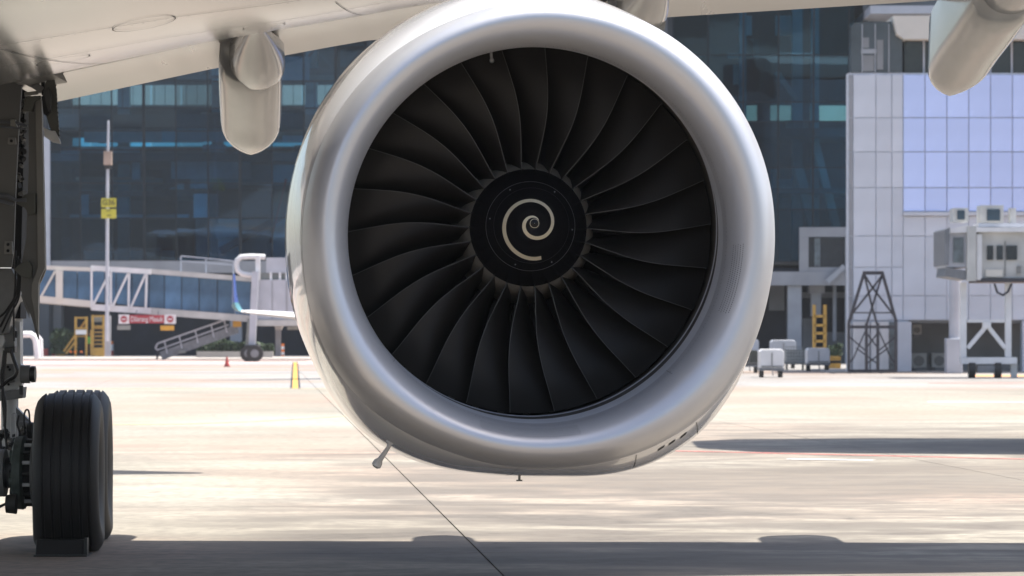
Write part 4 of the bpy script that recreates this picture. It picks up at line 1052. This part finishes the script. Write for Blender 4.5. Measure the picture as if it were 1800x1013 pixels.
lip = MB().loft([ring(*p) for p in LIP], caps=False).build('inlet_lip', M['lip'], nacelle, smooth=True, matrix=E, angle=180)
# dark seam ring just inside the joint
MB().loft([ring(-.652,1.5738,.035,-.053,1,0), ring(-.640,1.5745,.035,-.053,1,0)], caps=False).build('seam_ring', M['seam'], nacelle, matrix=E)
MB().loft([ring(-.775,1.2475,0,-.085,0,0), ring(-.6,1.250,0,-.07,0,0), ring(-.44,1.257,0,-.05,0,0)], caps=False).build('inlet_liner', M['liner'], nacelle, smooth=True, matrix=E)
MB().loft([ring(-.44,1.2575,0,-.05,0,0), ring(-.42,1.264,0,-.045,0,0), ring(-.18,1.283,0,-.01,0,0), ring(-.1,1.288,0,0,0,0), ring(.9,1.29,0,0,0,0)], caps=False).build('fan_case', M['case'], nacelle, smooth=True, matrix=E)
MB().loft([ring(-.19,1.2825,0,-.01,0,0), ring(-.165,1.277,0,-.008,0,0), ring(-.14,1.2885,0,-.004,0,0)], caps=False).build('case_ring', M['liner'], nacelle, smooth=True, matrix=E)
MB().loft([ring(.85,1.29,0,0,0,0), ring(.85,.3,0,0,0,0)], caps=False).build('duct_back', M['dark'], nacelle, matrix=E)
MB().loft([ring(-.02,.405,0,0,0,0), ring(.15,.43,0,0,0,0), ring(.7,.50,0,0,0,0)], caps=False).build('fan_hub', M['platform'], nacelle, smooth=True, matrix=E)
# stator vanes behind the fan
sv = MB()
for k in range(44):
    a = 2*PI*k/44; ca_, sa_ = math.cos(a), math.sin(a)
    sv.add([(.5*ca_, .5, .5*sa_), (1.285*ca_, .5, 1.285*sa_), (1.285*math.cos(a+.05), .8, 1.285*math.sin(a+.05)), (.5*math.cos(a+.05), .8, .5*math.sin(a+.05))], [(0,1,2,3)])
sv.build('stator_vanes', M['case'], nacelle, matrix=E)

# fan blades
LEO = [(.40, 0), (.50, 1.0), (.62, 1.9), (.74, 2.2), (.85, 1.7), (.96, .8), (1.1, -.6), (1.277, -2.0)]
CIR = [(.40, .05), (.55, .11), (.75, .20), (.95, .29), (1.15, .38), (1.277, .43)]
AXI = [(.40, .32), (.75, .31), (1.0, .25), (1.277, .19)]
LEY = [(.40, -.02), (.6, -.045), (.85, -.05), (1.1, -.01), (1.277, .05)]
def sm3(tab, r): return (lerp_tab(tab, r-.05) + lerp_tab(tab, r) + lerp_tab(tab, r+.05))/3
NR, NC = 22, 12
bm_ = MB(); gridf = []; gridb = []
for i in range(NR):
    r = .40 + (1.270-.40)*i/(NR-1); lo = R(sm3(LEO, r)); ci = sm3(CIR, r); ax = sm3(AXI, r); ly = sm3(LEY, r)
    f_, b_ = [], []
    for j in range(NC):
        t_ = (j/(NC-1))**1.3
        cir = ci*(1-(1-t_)**1.55); axl = ax*(t_*.55+.45*t_*t_)
        ph = lo - cir/r
        tn = .014*(1-.55*(r-.4)/.88)*math.sin(PI*min(1, .06+.94*t_))**.6 + .0012
        f_.append(Vector((r*math.cos(ph), ly+axl, -r*math.sin(ph))))
        ph2 = ph + (tn*.75)/r*0 ; b_.append(Vector((r*math.cos(ph), ly+axl+tn, -r*math.sin(ph))) + Vector((math.sin(ph), 0, math.cos(ph)))*(-tn*.4))
    gridf.append(f_); gridb.append(b_)
vs_ = [p for row in gridf for p in row] + [p for row in gridb for p in row]; NN = NR*NC; fs_ = []
for i in range(NR-1):
    for j in range(NC-1):
        a = i*NC+j; fs_.append((a, a+1, a+NC+1, a+NC)); fs_.append((NN+a, NN+a+NC, NN+a+NC+1, NN+a+1))
for i in range(NR-1):
    a = i*NC; fs_.append((a, a+NC, NN+a+NC, NN+a)); a = i*NC+NC-1; fs_.append((a, NN+a, NN+a+NC, a+NC))
for j in range(NC-1):
    a = (NR-1)*NC+j; fs_.append((a, a+1, NN+a+1, NN+a))
bm_.add(vs_, fs_)
blade0 = bm_.build('fan_blade', M['blade'], nacelle, smooth=True, matrix=E, angle=45)
ed = MB(); pts = [row[0]+Vector((0, -.0012, 0)) for row in gridf]
ed.tube(pts, [.0027]*len(pts), 6)
edge0 = ed.build('edge_tmp', M['edge'], None, smooth=True, matrix=E)
edge_me = edge0.data; bpy.data.objects.remove(edge0)
# the polished leading edge becomes a second material on the blade mesh
bmx = bmesh.new(); bmx.from_mesh(blade0.data); nf = len(bmx.faces); bmx.from_mesh(edge_me); bmx.faces.ensure_lookup_table()
for f in bmx.faces[nf:]: f.material_index = 1
bmx.to_mesh(blade0.data); bmx.free(); blade0.data.materials.append(M['edge'])
# annulus filler foot between blades
ff = MB()
rings = []
for y_, r_ in ((-.03, .402), (.05, .43), (.14, .455), (.25, .47)):
    rings.append([Vector((r_*math.cos(R(q)), y_, -r_*math.sin(R(q)))) for q in (1.2, 3.5, 6, 8.5, 11, 12.6)])
ff.loft(rings, caps=False, closed=False)
fill0 = ff.build('platform', M['platform'], nacelle, smooth=True, matrix=E)
B0 = 0.4
for k in range(26):
    Rk = Matrix.Rotation(R(B0 + k*360/26), 4, 'Y')
    for src in (blade0, fill0):
        if k == 0: continue
        o = src.copy(); col.objects.link(o); o.parent = nacelle; o.matrix_parent_inverse = wm(nacelle).inverted(); o.matrix_basis = E @ Rk
R0 = Matrix.Rotation(R(B0), 4, 'Y')
blade0.matrix_basis = E @ R0; fill0.matrix_basis = E @ R0

# spinner
def rsp(d):
    """radius at distance d behind the tip"""
    return .400*(d/.60)**.66 if d < .60 else .400
def dsp(r): return .60*(r/.400)**(1/.66)
prof = []
for i in range(26):
    r = .400*i/25; prof.append((r, dsp(r)))
Y0 = -.64
sp = MB().loft([[Vector((max(r, .002)*math.cos(2*PI*k/64), Y0+d, -max(r, .002)*math.sin(2*PI*k/64))) for k in range(64)] for r, d in prof] +
               [[Vector((.401*math.cos(2*PI*k/64), -.02, -.401*math.sin(2*PI*k/64))) for k in range(64)]], caps=False)
spn = sp.build('spinner', M['spinner'], nacelle, smooth=True, matrix=E, angle=60)
def spiral_pts():
    tab = [(74,.229),(92,.226),(130,.209),(174,.192),(215,.178),(260,.163),(303,.149),(346,.133),(395,.114),(442,.096),(485,.082),(523,.071),(563,.060),(602,.050),(645,.041),(685,.0345)]
    return tab
tab = spiral_pts(); vs_, fs_ = [], []
N = 220
for i in range(N+1):
    th = 74 + (685-74)*i/N; r = (lerp_tab(tab, th-8)+lerp_tab(tab, th)+lerp_tab(tab, th+8))/3
    hw = .0116 * min(1, (685-th)/160*1.0+.15)
    for s in (-1, 1):
        rr = r + s*hw; vs_.append(Vector((rr*math.cos(R(th)), Y0+dsp(rr)-.0035, -rr*math.sin(R(th)))))
    if i: fs_.append((2*i-2, 2*i, 2*i+1, 2*i-1))
MB().add(vs_, fs_).build('spiral_mark', M['spiral'], nacelle, matrix=E)
def circ_on_spinner(name, r, wd, m):
    n = 96; rings = [[Vector((rr*math.cos(2*PI*k/n), Y0+dsp(rr)-.003, -rr*math.sin(2*PI*k/n))) for k in range(n)] for rr in (r-wd/2, r+wd/2)]
    return MB().loft(rings, caps=False).build(name, m, nacelle, matrix=E)
circ_on_spinner('tip_ring', .0295, .003, M['spiral'])
circ_on_spinner('spinner_joint', .303, .0025, M['rim'])
circ_on_spinner('spinner_joint', .255, .0015, M['seam'])
for a in (60, 5, 112, 190, 240, 305):
    rr = .282; c = Vector((rr*math.cos(R(a)), Y0+dsp(rr)-.003, -rr*math.sin(R(a))))
    MB().disc_lathe([(-.004, .005), (.004, .005)], c, 'Y', 8).build('bolt', M['rim'], nacelle, matrix=E)

# rivet rows and drainage perforations on the lip
def outer_pt(prof, th_deg, f):
    """point on a profile list at fractional index f"""
    i = min(int(f), len(prof)-2); q = f-i; a, b_ = prof[i], prof[i+1]
    p = [a[k]*(1-q)+b_[k]*q for k in range(6)]; kf = (th_deg/360*NS) % NS; k0 = int(kf); kr = kf-k0
    smv = SM[k0 % NS]*(1-kr)+SM[(k0+1) % NS]*kr; dmv = DM[k0 % NS]*(1-kr)+DM[(k0+1) % NS]*kr
    R_ = p[1]*(1+p[4]*(smv-1)+p[5]*(dmv-1)); th = R(th_deg)
    return Vector((p[2]+R_*math.cos(th), p[0], p[3]-R_*math.sin(th)))
def patch_dot(mb_, prof, th, f, s, off=.0012):
    c = outer_pt(prof, th, f); a = (outer_pt(prof, th+.3, f)-c).normalized(); b_ = (outer_pt(prof, th, f+.05)-c).normalized(); n_ = a.cross(b_).normalized()
    # the visible side of the surface faces away from the metal: towards the axis for the inner part, outwards for the outer part
    cen = Vector((p0x, -.9, -.08)); 
    rad = Vector((c.x, 0, c.z)).normalized(); ref = MIDR - Vector((0,0,0)) if False else None
    # outward = away from the tube core circle of the lip
    core = rad*1.42 + Vector((0, -.95, -.07)); outw = (c-core).normalized()
    if n_.dot(outw) < 0: n_ = -n_
    c = c + n_*off
    mb_.add([c + (a*math.cos(PI/3*k) + b_*math.sin(PI/3*k))*s for k in range(6)], [tuple(range(6))])
p0x = 0; MIDR = Vector((0, 0, 0))
dots = MB()
for k in range(300): patch_dot(dots, LIP, k*1.2, 1.35, .0038)
for k in range(420): patch_dot(dots, LIP, k*360/420, 14.75, .0034)
tag(dots.build('rivets', M['seam'], nacelle, matrix=E), kind='stuff')
dots = MB()
for i in range(44):
    for j in range(6):
        th = 79 + i*.66 + (.33 if j % 2 else 0)
        if (i + j) % 7 == 6: continue
        patch_dot(dots, LIP, th, 2.6 + j*.42, .0044)
for i in range(34):
    for j in range(5):
        th = 3 + i*.60 + (.3 if j % 2 else 0)
        patch_dot(dots, LIP, th, 3.0 + j*.42, .0038)
tag(dots.build('drain_perforations', M['seam'], nacelle, matrix=E), kind='stuff')
# lip segment joints: thin scribed lines
def lip_joint(th, f0, f1, wd=.0022, prof=LIP, name='segment_joint', m=None):
    vs_, fs_ = [], []; n = 24
    for i in range(n+1):
        f = f0+(f1-f0)*i/n
        c = outer_pt(prof, th, f); rad = Vector((c.x, 0, c.z)).normalized(); core = rad*1.42 + Vector((0, -.95, -.07)); outw = (c-core).normalized()*.0012
        if prof is COWL: outw = rad*.0015
        t_ = (outer_pt(prof, th+.3, f)-outer_pt(prof, th-.3, f)).normalized()*wd/2
        vs_ += [c-t_+outw, c+t_+outw]
        if i: fs_.append((2*i-2, 2*i, 2*i+1, 2*i-1))
    MB().add(vs_, fs_).build(name, m or M['seam'], nacelle, matrix=E)
for th in (139, 46): lip_joint(th, 0, 2.2)
# chin access panel with three vent slots
for th in (50.5, 66.5): lip_joint(th, 1.2, 3.4, .006, COWL, 'panel_joint')
sl = []
for th in (54.3, 57.4, 60.2):
    vs_ = []
    for dt, f in ((-.95, 1.55), (.75, 1.72), (1.05, 1.98), (-.65, 1.82)):
        p = outer_pt(COWL, th+dt, f); vs_.append(p + Vector((p.x, 0, p.z)).normalized()*.003)
    MB().add(vs_, [(0,1,2,3)]).build('vent_slot', M['dark'], nacelle, matrix=E)
for th in (95, 330, 265): lip_joint(th, 1.1, 7, .003, COWL, 'panel_joint')
vs_, fs_ = [], []
for k in range(181):
    th = 2*k; a = outer_pt(COWL, th, 4.0); b_ = outer_pt(COWL, th, 4.01); o_ = Vector((a.x, 0, a.z)).normalized()*.0015
    vs_ += [a+o_, b_+o_]
    if k: fs_.append((2*k-2, 2*k, 2*k+1, 2*k-1))
MB().add(vs_, fs_).build('panel_joint', M['seam'], nacelle, matrix=E)
# drain mast, pin and inlet probe
MB().tube([at(686, 782, 23.6), at(668, 808, 23.6), at(665, 812, 23.6), at(661, 819, 23.6), at(659, 822, 23.6)], [.013, .021, .034, .036, .016], 14).build('drain_mast', M['cowl'], nacelle, smooth=True)
MB().tube([at(913, 826, 23.0), at(913, 845, 23.0)], .009, 10).tube([at(913, 843.5, 23.0), at(913, 846, 23.0)], .022, 10).build('drain_pin', M['geargrey'], nacelle, smooth=True)
pr = MB().tube([at(863, 90, 22.5), at(864, 103, 22.5)], .010, 8)
pr.build('inlet_probe', M['rim'], nacelle, smooth=True)
MB().disc_lathe([(-.03, .017), (-.03, .012), (.02, .012), (.02, .017)], at(864.5, 107, 22.5), 'Y', 12).build('probe_ring', M['rim'], nacelle, smooth=True)
# pylon above
rings = []
for y_, wd, z0, z1 in ((1.2, .10, 1.3, 2.2), (2.0, .3, 1.2, 2.5), (4.0, .35, .9, 2.5), (5.5, .2, 1.0, 2.4)):
    rings.append([Vector((-wd, y_, z0)), Vector((wd, y_, z0)), Vector((wd, y_, z1)), Vector((-wd, y_, z1))])
MB().loft(rings).build('pylon', M['cowl'], nacelle, matrix=E)
MB().loft([ring(3.4,1.0,0,.05,0,0), ring(4.2,.75,0,0,0,0), ring(5.0,.45,0,0,0,0)], caps=True).build('core_nozzle', M['liner'], nacelle, smooth=True, matrix=E)

# ---- landing gear ------------------------------------------------------------
YGc = 28.85                                   # strut distance
gear = MB()
gear.tube([at(13, 560, YGc), at(13, 700, YGc)], .135, 24)
gear.tube([at(17, 695, YGc), at(17, 850, YGc)], .075, 24)
gear = gear.build('landing_gear', M['gearlight'], AL, smooth=True)
def G(name, mb_, m, smooth=False, bevel=.004, lab=None):
    o = mb_.build(name, m, gear, smooth=smooth, bevel=0 if smooth else bevel)
    if lab: o['label'] = lab
    return o
# tyres
def tyre(Xc, Yc, ROUT=.675, W=.50):
    gr = [-.165, -.095, -.03, .05, .115, .175]
    prof = [(-.16, .33), (-.20, .36), (-.235, .45), (-.25, .52), (-.25, .565), (-.235, .61), (-.205, .647), (-.18, .668)]
    xs_ = [-.185]
    for g_ in gr:
        prof += [(g_-.011, .6745 - .16*g_*g_), (g_-.008, .656), (g_+.008, .656), (g_+.011, .6745 - .16*g_*g_)]
    prof += [(.19, .668), (.21, .647), (.235, .61), (.25, .565), (.25, .52), (.235, .45), (.20, .36), (.16, .33)]
    prof = [(a*1.09+.012, r) for a, r in prof]
    n = 72; rings = []
    for a, r in prof:
        ring_ = []
        for k in range(n):
            t_ = 2*PI*k/n; y = r*math.cos(t_); z = r*math.sin(t_)
            x = a
            lim = -.650
            if z < lim: z = lim; 
            if t_ > PI: x = a*(1 + .07*max(0, -math.sin(t_))**4)
            ring_.append(Vector((x, y, z)))
        rings.append(ring_)
    m_ = MB().loft(rings, caps=False)
    Mx = Matrix.Translation((Xc, Yc, .650)) @ Matrix.Rotation(R(4.3), 4, 'Z')
    m_.v = [Mx @ p for p in m_.v]
    o = m_.build('tyre', M['rubber'], gear, smooth=True, angle=35)
    rm = MB()
    rings = []
    for a, r in ((-.20, .12), (-.20, .31), (-.215, .335), (-.19, .345), (.19, .345), (.215, .335), (.20, .31), (.12, .29), (.08, .22), (.13, .16), (.17, .12), (.17, .02)):
        rings.append([Mx @ Vector((a, r*math.cos(2*PI*k/36), r*math.sin(2*PI*k/36))) for k in range(36)])
    rm.loft(rings).build('wheel_rim', M['rim'], gear, smooth=True, angle=35)
tyre(gx(119, 28.05), 28.05)
tyre(gx(119, 28.05)-.115, 29.6)
# bogie beam, axle
G('bogie_beam', MB().tube([at(-6, 838, 28.0), at(-22, 838, 29.9)], .11, 20), M['geargrey'], True)
ax0, ax1 = Vector((gx(-8, 28.05), 28.05, .655)), Vector((gx(62, 28.05), 28.05, .655))
G('axle', MB().tube([ax0, ax1], .085, 24), M['geargrey'], True)
G('axle_collar', MB().tube([Vector((gx(-8, 28.05), 28.0, .655)), Vector((gx(12, 28.05), 28.0, .655))], .20, 28), M['geargrey'], True)
G('axle_collar', MB().tube([Vector((gx(12, 28.05), 28.02, .655)), Vector((gx(29, 28.05), 28.02, .655))], .13, 28), M['geardark'], True)
# brake stack
bc = lambda px: Vector((gx(px, 28.05), 28.05, .655))
G('brake_housing', MB().tube([bc(26), bc(30), bc(43), bc(47)], [.27, .31, .315, .28], 14), M['brake'], True, lab='grey green brake housing')
for k in range(14):
    a = 2*PI*k/14 + .2
    off = Vector((0, -math.cos(a)*.25, math.sin(a)*.25)) 
    G('brake_piston', MB().tube([bc(24)+off, bc(31)+off], .045, 12), M['brake'] if k % 2 else M['geardark'], True)
G('brake_disc', MB().tube([bc(47), bc(60)], .235, 32), M['dark'], True)
for k in range(18):
    a = 2*PI*k/18; off = Vector((0, -math.cos(a)*.27, math.sin(a)*.27))
    G('drive_lug', MB().tube([bc(47)+off, bc(62)+off], .016, 8), M['gearlight'] if k % 2 else M['geardark'], True)
G('wheel_flange', MB().tube([bc(60), bc(62), bc(65), bc(66.5)], [.285, .312, .312, .28], 48), M['geargrey'], True)
G('brake_actuator', MB().tube([at(11, 886, 27.7), at(29, 886, 27.7)], [.075, .085], 16), M['geardark'], True)
G('brake_rod', MB().tube([at(-5, 893, 27.7), at(14, 884, 27.7)], .012, 8), M['hose'], True)
# pins and fittings on the strut
def pin(x0, x1, y, r, Y=28.5, m='geargrey'):
    o = G('pin', MB().tube([at(x0, y, Y), at(x0+(x1-x0)*.62, y, Y)], r, 24), M[m], True)
    G('pin_nut', MB().tube([at(x0+(x1-x0)*.62, y, Y), at(x0+(x1-x0)*.70, y, Y), at(x0+(x1-x0)*.72, y, Y), at(x1, y, Y)], [r*.80, r*.80, r*.92, r*.88], 24), M['geardark'], True)
pin(37, 62.5, 658, .078); pin(35, 58, 757, .082)
G('lug', MB().prism([(-6, 690), (38, 684), (42, 680), (40, 700), (-6, 706)], 28.5, .18), M['geargrey'])
G('lug_bolt', MB().tube([at(37.5, 678, 28.45), at(37.5, 694, 28.45)], .018, 10), M['geardark'], True)
G('torque_link', MB().prism([(28, 716), (50, 738), (58, 752), (48, 778), (36, 776), (28, 745)], 28.6, .10), M['geargrey'])
G('torque_link', MB().prism([(30, 775), (44, 775), (38, 812), (27, 800)], 28.45, .09), M['geardark'])
G('strut_housing', MB().prism([(-6, 566), (35, 566), (36, 640), (38, 642), (38, 676), (30, 684), (-6, 690)], 28.62, .14), M['gearlight'])
G('strut_plate', MB().prism([(2, 640), (24, 640), (26, 672), (4, 676)], 28.58, .05), M['geargrey'])
for (x, y) in ((14, 645), (17, 650), (19, 668), (15, 676), (12, 586), (20, 590)):
    G('bolt', MB().tube([at(x, y, 28.55), at(x, y, 28.63)], .012, 8), M['dark'], True)
G('valve_block', MB().prism([(8, 575), (20, 572), (24, 578), (26, 610), (22, 616), (8, 612)], 28.4, .15), M['geargrey'])
G('valve_block', MB().prism([(-4, 590), (6, 588), (8, 600), (4, 612), (-4, 612)], 28.35, .15), M['gearlight'])
G('manifold', MB().prism([(7, 611), (26, 609), (26, 620), (8, 621)], 28.3, .12), M['geardark'])
G('fitting', MB().tube([at(24, 588, 28.35), at(30, 588, 28.35)], .03, 10), M['dark'], True)
def hose(pts, r=.014, Y=28.3, m='hose'):
    # smooth with catmull
    P = [at(x, y, Y) for x, y in pts]; out = []
    Q = [P[0]] + P + [P[-1]]
    for i in range(1, len(Q)-2):
        for k in range(6):
            t_ = k/6; a, b_, c, d = Q[i-1], Q[i], Q[i+1], Q[i+2]
            out.append(.5*((2*b_)+(c-a)*t_+(2*a-5*b_+4*c-d)*t_*t_+(3*b_-a-3*c+d)*t_**3))
    out.append(P[-1]); G('hose', MB().tube(out, r, 8), M[m], True)
hose([(19, 614), (24, 632), (30, 650), (26, 662), (16, 668), (4, 678), (-4, 684)], .016)
hose([(8, 616), (5, 640), (2, 660), (4, 680), (9, 710), (8, 750)], .014)
hose([(11, 616), (8, 650), (4, 690), (7, 730), (12, 790)], .011)
hose([(27, 440), (27, 500), (24, 540), (25, 600)], .009)
hose([(31, 450), (30, 510), (12, 545), (-4, 560)], .010); hose([(34, 455), (32, 515), (16, 545), (0, 575)], .010); hose([(36, 460), (34, 520), (20, 550), (4, 585)], .008)
hose([(43, 762), (42, 735), (45, 722), (50, 722), (52, 735), (52, 752)], .008, 28.3, 'geardark')
hose([(20, 770), (19, 735), (22, 727), (27, 727), (28, 735), (28, 775)], .007, 28.3, 'gearlight')
hose([(30, 800), (33, 780), (34, 760), (30, 745), (33, 730)], .009)
hose([(12, 800), (8, 820), (3, 800), (0, 770)], .012)
rnd = random.Random(11)
for i in range(34):
    x, y = rnd.uniform(-4, 40), rnd.uniform(755, 815)
    G('fitting', MB().tube([at(x, y, 28.4), at(x+rnd.uniform(2, 7), y+rnd.uniform(-5, 5), 28.35)], rnd.uniform(.008, .025), 8), M[rnd.choice(['geardark','hose','geargrey','geardark'])], True)
for i in range(5):
    x = 58+i*1.7; G('sensor_pin', MB().tube([at(x, 764-rnd.uniform(0, 4), 27.9), at(x, 775, 27.9)], .006, 6), M['dark'], True)

# ---- gear doors and bay (left edge) as parts of the aircraft
def D(name, mb_, m, bevel=.004, lab=None, parent=None):
    o = mb_.build(name, m, parent or AL, bevel=bevel)
    if lab: o['label'] = lab
    return o
leg_door = D('leg_fairing_door', MB().prism([(-40, 130), (0, 132), (28, 146), (38, 152), (32, 240), (27, 350), (24, 440), (20, 470), (-40, 470)], 28.1, .05), M['door'], lab='broad dull grey leg door at the left edge')
D('leg_fairing', MB().prism([(-40, 472), (20, 472), (34, 500), (34, 520), (20, 560), (14, 585), (-40, 600)], 28.3, .3), M['geargrey'])
D('bay_shell', MB().prism([(-40, 78), (0, 80), (14, 86), (34, 96), (46, 110), (56, 122), (56, 128), (64, 112), (72, 95), (80, 106), (88, 120), (93, 131), (76, 134), (56, 136), (40, 142), (34, 144), (20, 132), (0, 128), (-40, 126)], 27.4, .9), M['door'], .02, 'torn looking dark fairing edge around the wheel bay')
for a in ((0, 300, 8), ):
    pass
for (x, y) in ((20, 248), (14, 430), (14, 441)):
    f = D('hinge_plate', MB().prism([(x-6, y-6), (x+7, y-6), (x+8, y+6), (x-7, y+6)], 28.05, .045), M['doorlight'], parent=leg_door)
    G('bolt', MB().tube([at(x, y, 28.0), at(x, y, 28.06)], .014, 8), M['dark'], True)
D('door_rod', MB().tube([at(-5, 214, 28.0), at(30, 216, 28.0), at(48, 222, 28.0)], .012, 8).tube([at(-5, 222, 28.0), at(20, 224, 28.0), at(46, 227, 28.0)], .009, 8), M['steel'], 0, parent=leg_door)
D('door_rod', MB().tube([at(-5, 343, 28.0), at(14, 345, 28.0), at(26, 352, 28.0), at(46, 352, 28.0)], [.02, .02, .012, .02], 8).tube([at(-5, 352, 28.0), at(24, 360, 28.0)], .014, 8), M['steel'], 0, parent=leg_door)
D('door_bracket', MB().prism([(18, 210), (27, 210), (27, 216), (31, 224), (18, 222)], 27.98, .06), M['doorlight'], parent=leg_door)
# near-black colour for the shade beside the leg, with hydraulic fittings
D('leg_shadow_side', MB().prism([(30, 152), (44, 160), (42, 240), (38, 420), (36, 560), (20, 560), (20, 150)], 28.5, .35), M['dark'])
rnd = random.Random(5)
for i in range(46):
    y = rnd.uniform(165, 345); x = rnd.uniform(31, 41)
    D('fitting', MB().tube([at(x-rnd.uniform(0, 3), y, 28.42), at(x+rnd.uniform(1, 4), y+rnd.uniform(-3, 6), 28.4)], rnd.uniform(.010, .028), 8), M[rnd.choice(['dark','geardark','hose','geargrey'])], 0)
for x, y0, y1 in ((37, 150, 182), (36, 184, 205)):
    D('hose', MB().tube([at(x, y0, 28.4), at(x-2, (y0+y1)/2, 28.4), at(x+1, y1, 28.4)], .014, 8), M['hose'], 0)
# tall outer fairing door
outer = D('strut_door', MB().prism([(60, 168), (74, 170), (77, 300), (80, 440), (80.5, 474), (76, 486), (69, 500), (68, 560), (67.5, 598), (64, 590), (56, 560), (46, 535), (36, 510), (38, 460), (46, 420), (50, 300), (50, 200), (52, 190)], 28.15, .05), M['door'], lab='tall narrow strut door tapering to a point')
D('door_face', MB().prism([(62, 176), (73, 176), (76, 300), (79, 440), (79, 472), (72, 486), (67.5, 500), (67, 590), (55, 520), (56, 500), (66, 470), (64, 300)], 28.10, .045), M['doorlight'], parent=outer)
D('door_rib', MB().prism([(45, 170), (72, 168), (72, 174), (60, 180), (56, 196), (40, 196)], 28.05, .09), M['doorgreen'], parent=outer)
D('door_stiffener', MB().prism([(36, 350), (44, 342), (62, 340), (62, 376), (50, 378), (44, 366), (28, 358)], 28.05, .09), M['doorgreen'], parent=outer)
D('door_stiffener', MB().prism([(24, 474), (38, 462), (50, 458), (56, 470), (54, 490), (38, 487)], 28.05, .09), M['doorgreen'], parent=outer)
D('door_inner', MB().prism([(37, 520), (47, 492), (52, 500), (52, 560), (44, 540)], 28.2, .05), M['geargrey'], parent=outer)
D('link_arm', MB().bar(at(44, 138, 28.0), at(75, 160, 28.0), .06, .06), M['geargrey'])
D('link_arm', MB().bar(at(43, 166, 28.1), at(68, 163, 28.1), .03, .04), M['doorlight'])
D('link_post', MB().bar(at(75.5, 134, 28.0), at(77, 168, 28.0), .03, .05), M['dark'])
# small hinged door beside it
sdoor = D('hinged_door', MB().prism([(84, 137), (92, 136), (96, 142), (99, 160), (102, 210), (105, 246), (106, 250), (96, 247), (90, 232), (80, 200), (76, 168), (80, 146)], 27.9, .04), M['doorgreen'], lab='small olive hinged door with pale lower lip')
D('door_shadow_plate', MB().prism([(73, 170), (86, 160), (88, 196), (82, 204), (76, 200)], 27.85, .045), M['dark'], parent=sdoor)  # near-black plate stands in for shade on the small door
D('door_frame', MB().prism([(76, 160), (86, 154), (90, 168), (90, 196), (85, 196), (80, 180)], 27.80, .045), M['geardark'], parent=sdoor)
D('door_lip', MB().prism([(76, 224), (90, 230), (96, 230), (105, 247), (106, 253), (92, 250), (78, 240)], 27.84, .05), M['gearlight'], parent=sdoor)
for i in range(12):
    y = 150 + i*8; x = 98.3 + (y-150)*.068
    D('fastener', MB().tube([at(x, y, 27.88), at(x, y, 27.9)], .006, 6), M['dark'], 0, parent=sdoor)

# wheel chock
ck = thing('wheel_chock', (gx(114, 27.3), 27.3, 0), 'low black chock wedged in front of the foremost tyre', 'wheel chock')
Yc0 = gy(969)-.35
x0, x1 = gx(71, 27.6), gx(155, 27.6)
MB().add([(x0, 27.30, .012), (x1, 27.30, .012), (x1, 27.36, .135), (x0, 27.36, .135), (x0, 27.46, .135), (x1, 27.46, .135), (x1, 27.62, .012), (x0, 27.62, .012)],
         [(0,1,2,3),(3,2,5,4),(4,5,6,7),(0,7,6,1),(0,3,4,7),(1,6,5,2)]).build('chock_block', M['hose'], ck, bevel=.008)
MB().box(x0-.01, x1+.03, 27.27, 27.63, 0, .012).build('chock_plate', M['geardark'], ck)
MB().box(x1+.002, x1+.03, 27.30, 27.40, .014, .15).build('chock_handle', M['geardark'], ck)

# ------------------------------------------------------------------ haze over the hot apron
hz = MB().box(-950, 950, -350, 1550, -1.1, 34)
hm = bpy.data.materials.new('warm_haze'); hm.use_nodes = True; hn = hm.node_tree.nodes; hn.clear()
hv = hn.new('ShaderNodeVolumePrincipled'); hv.inputs['Color'].default_value = (.86, .9, .95, 1); hv.inputs['Density'].default_value = .00014
ho = hn.new('ShaderNodeOutputMaterial'); hm.node_tree.links.new(hv.outputs[0], ho.inputs['Volume'])
tag(hz.build('haze', hm), kind='stuff')
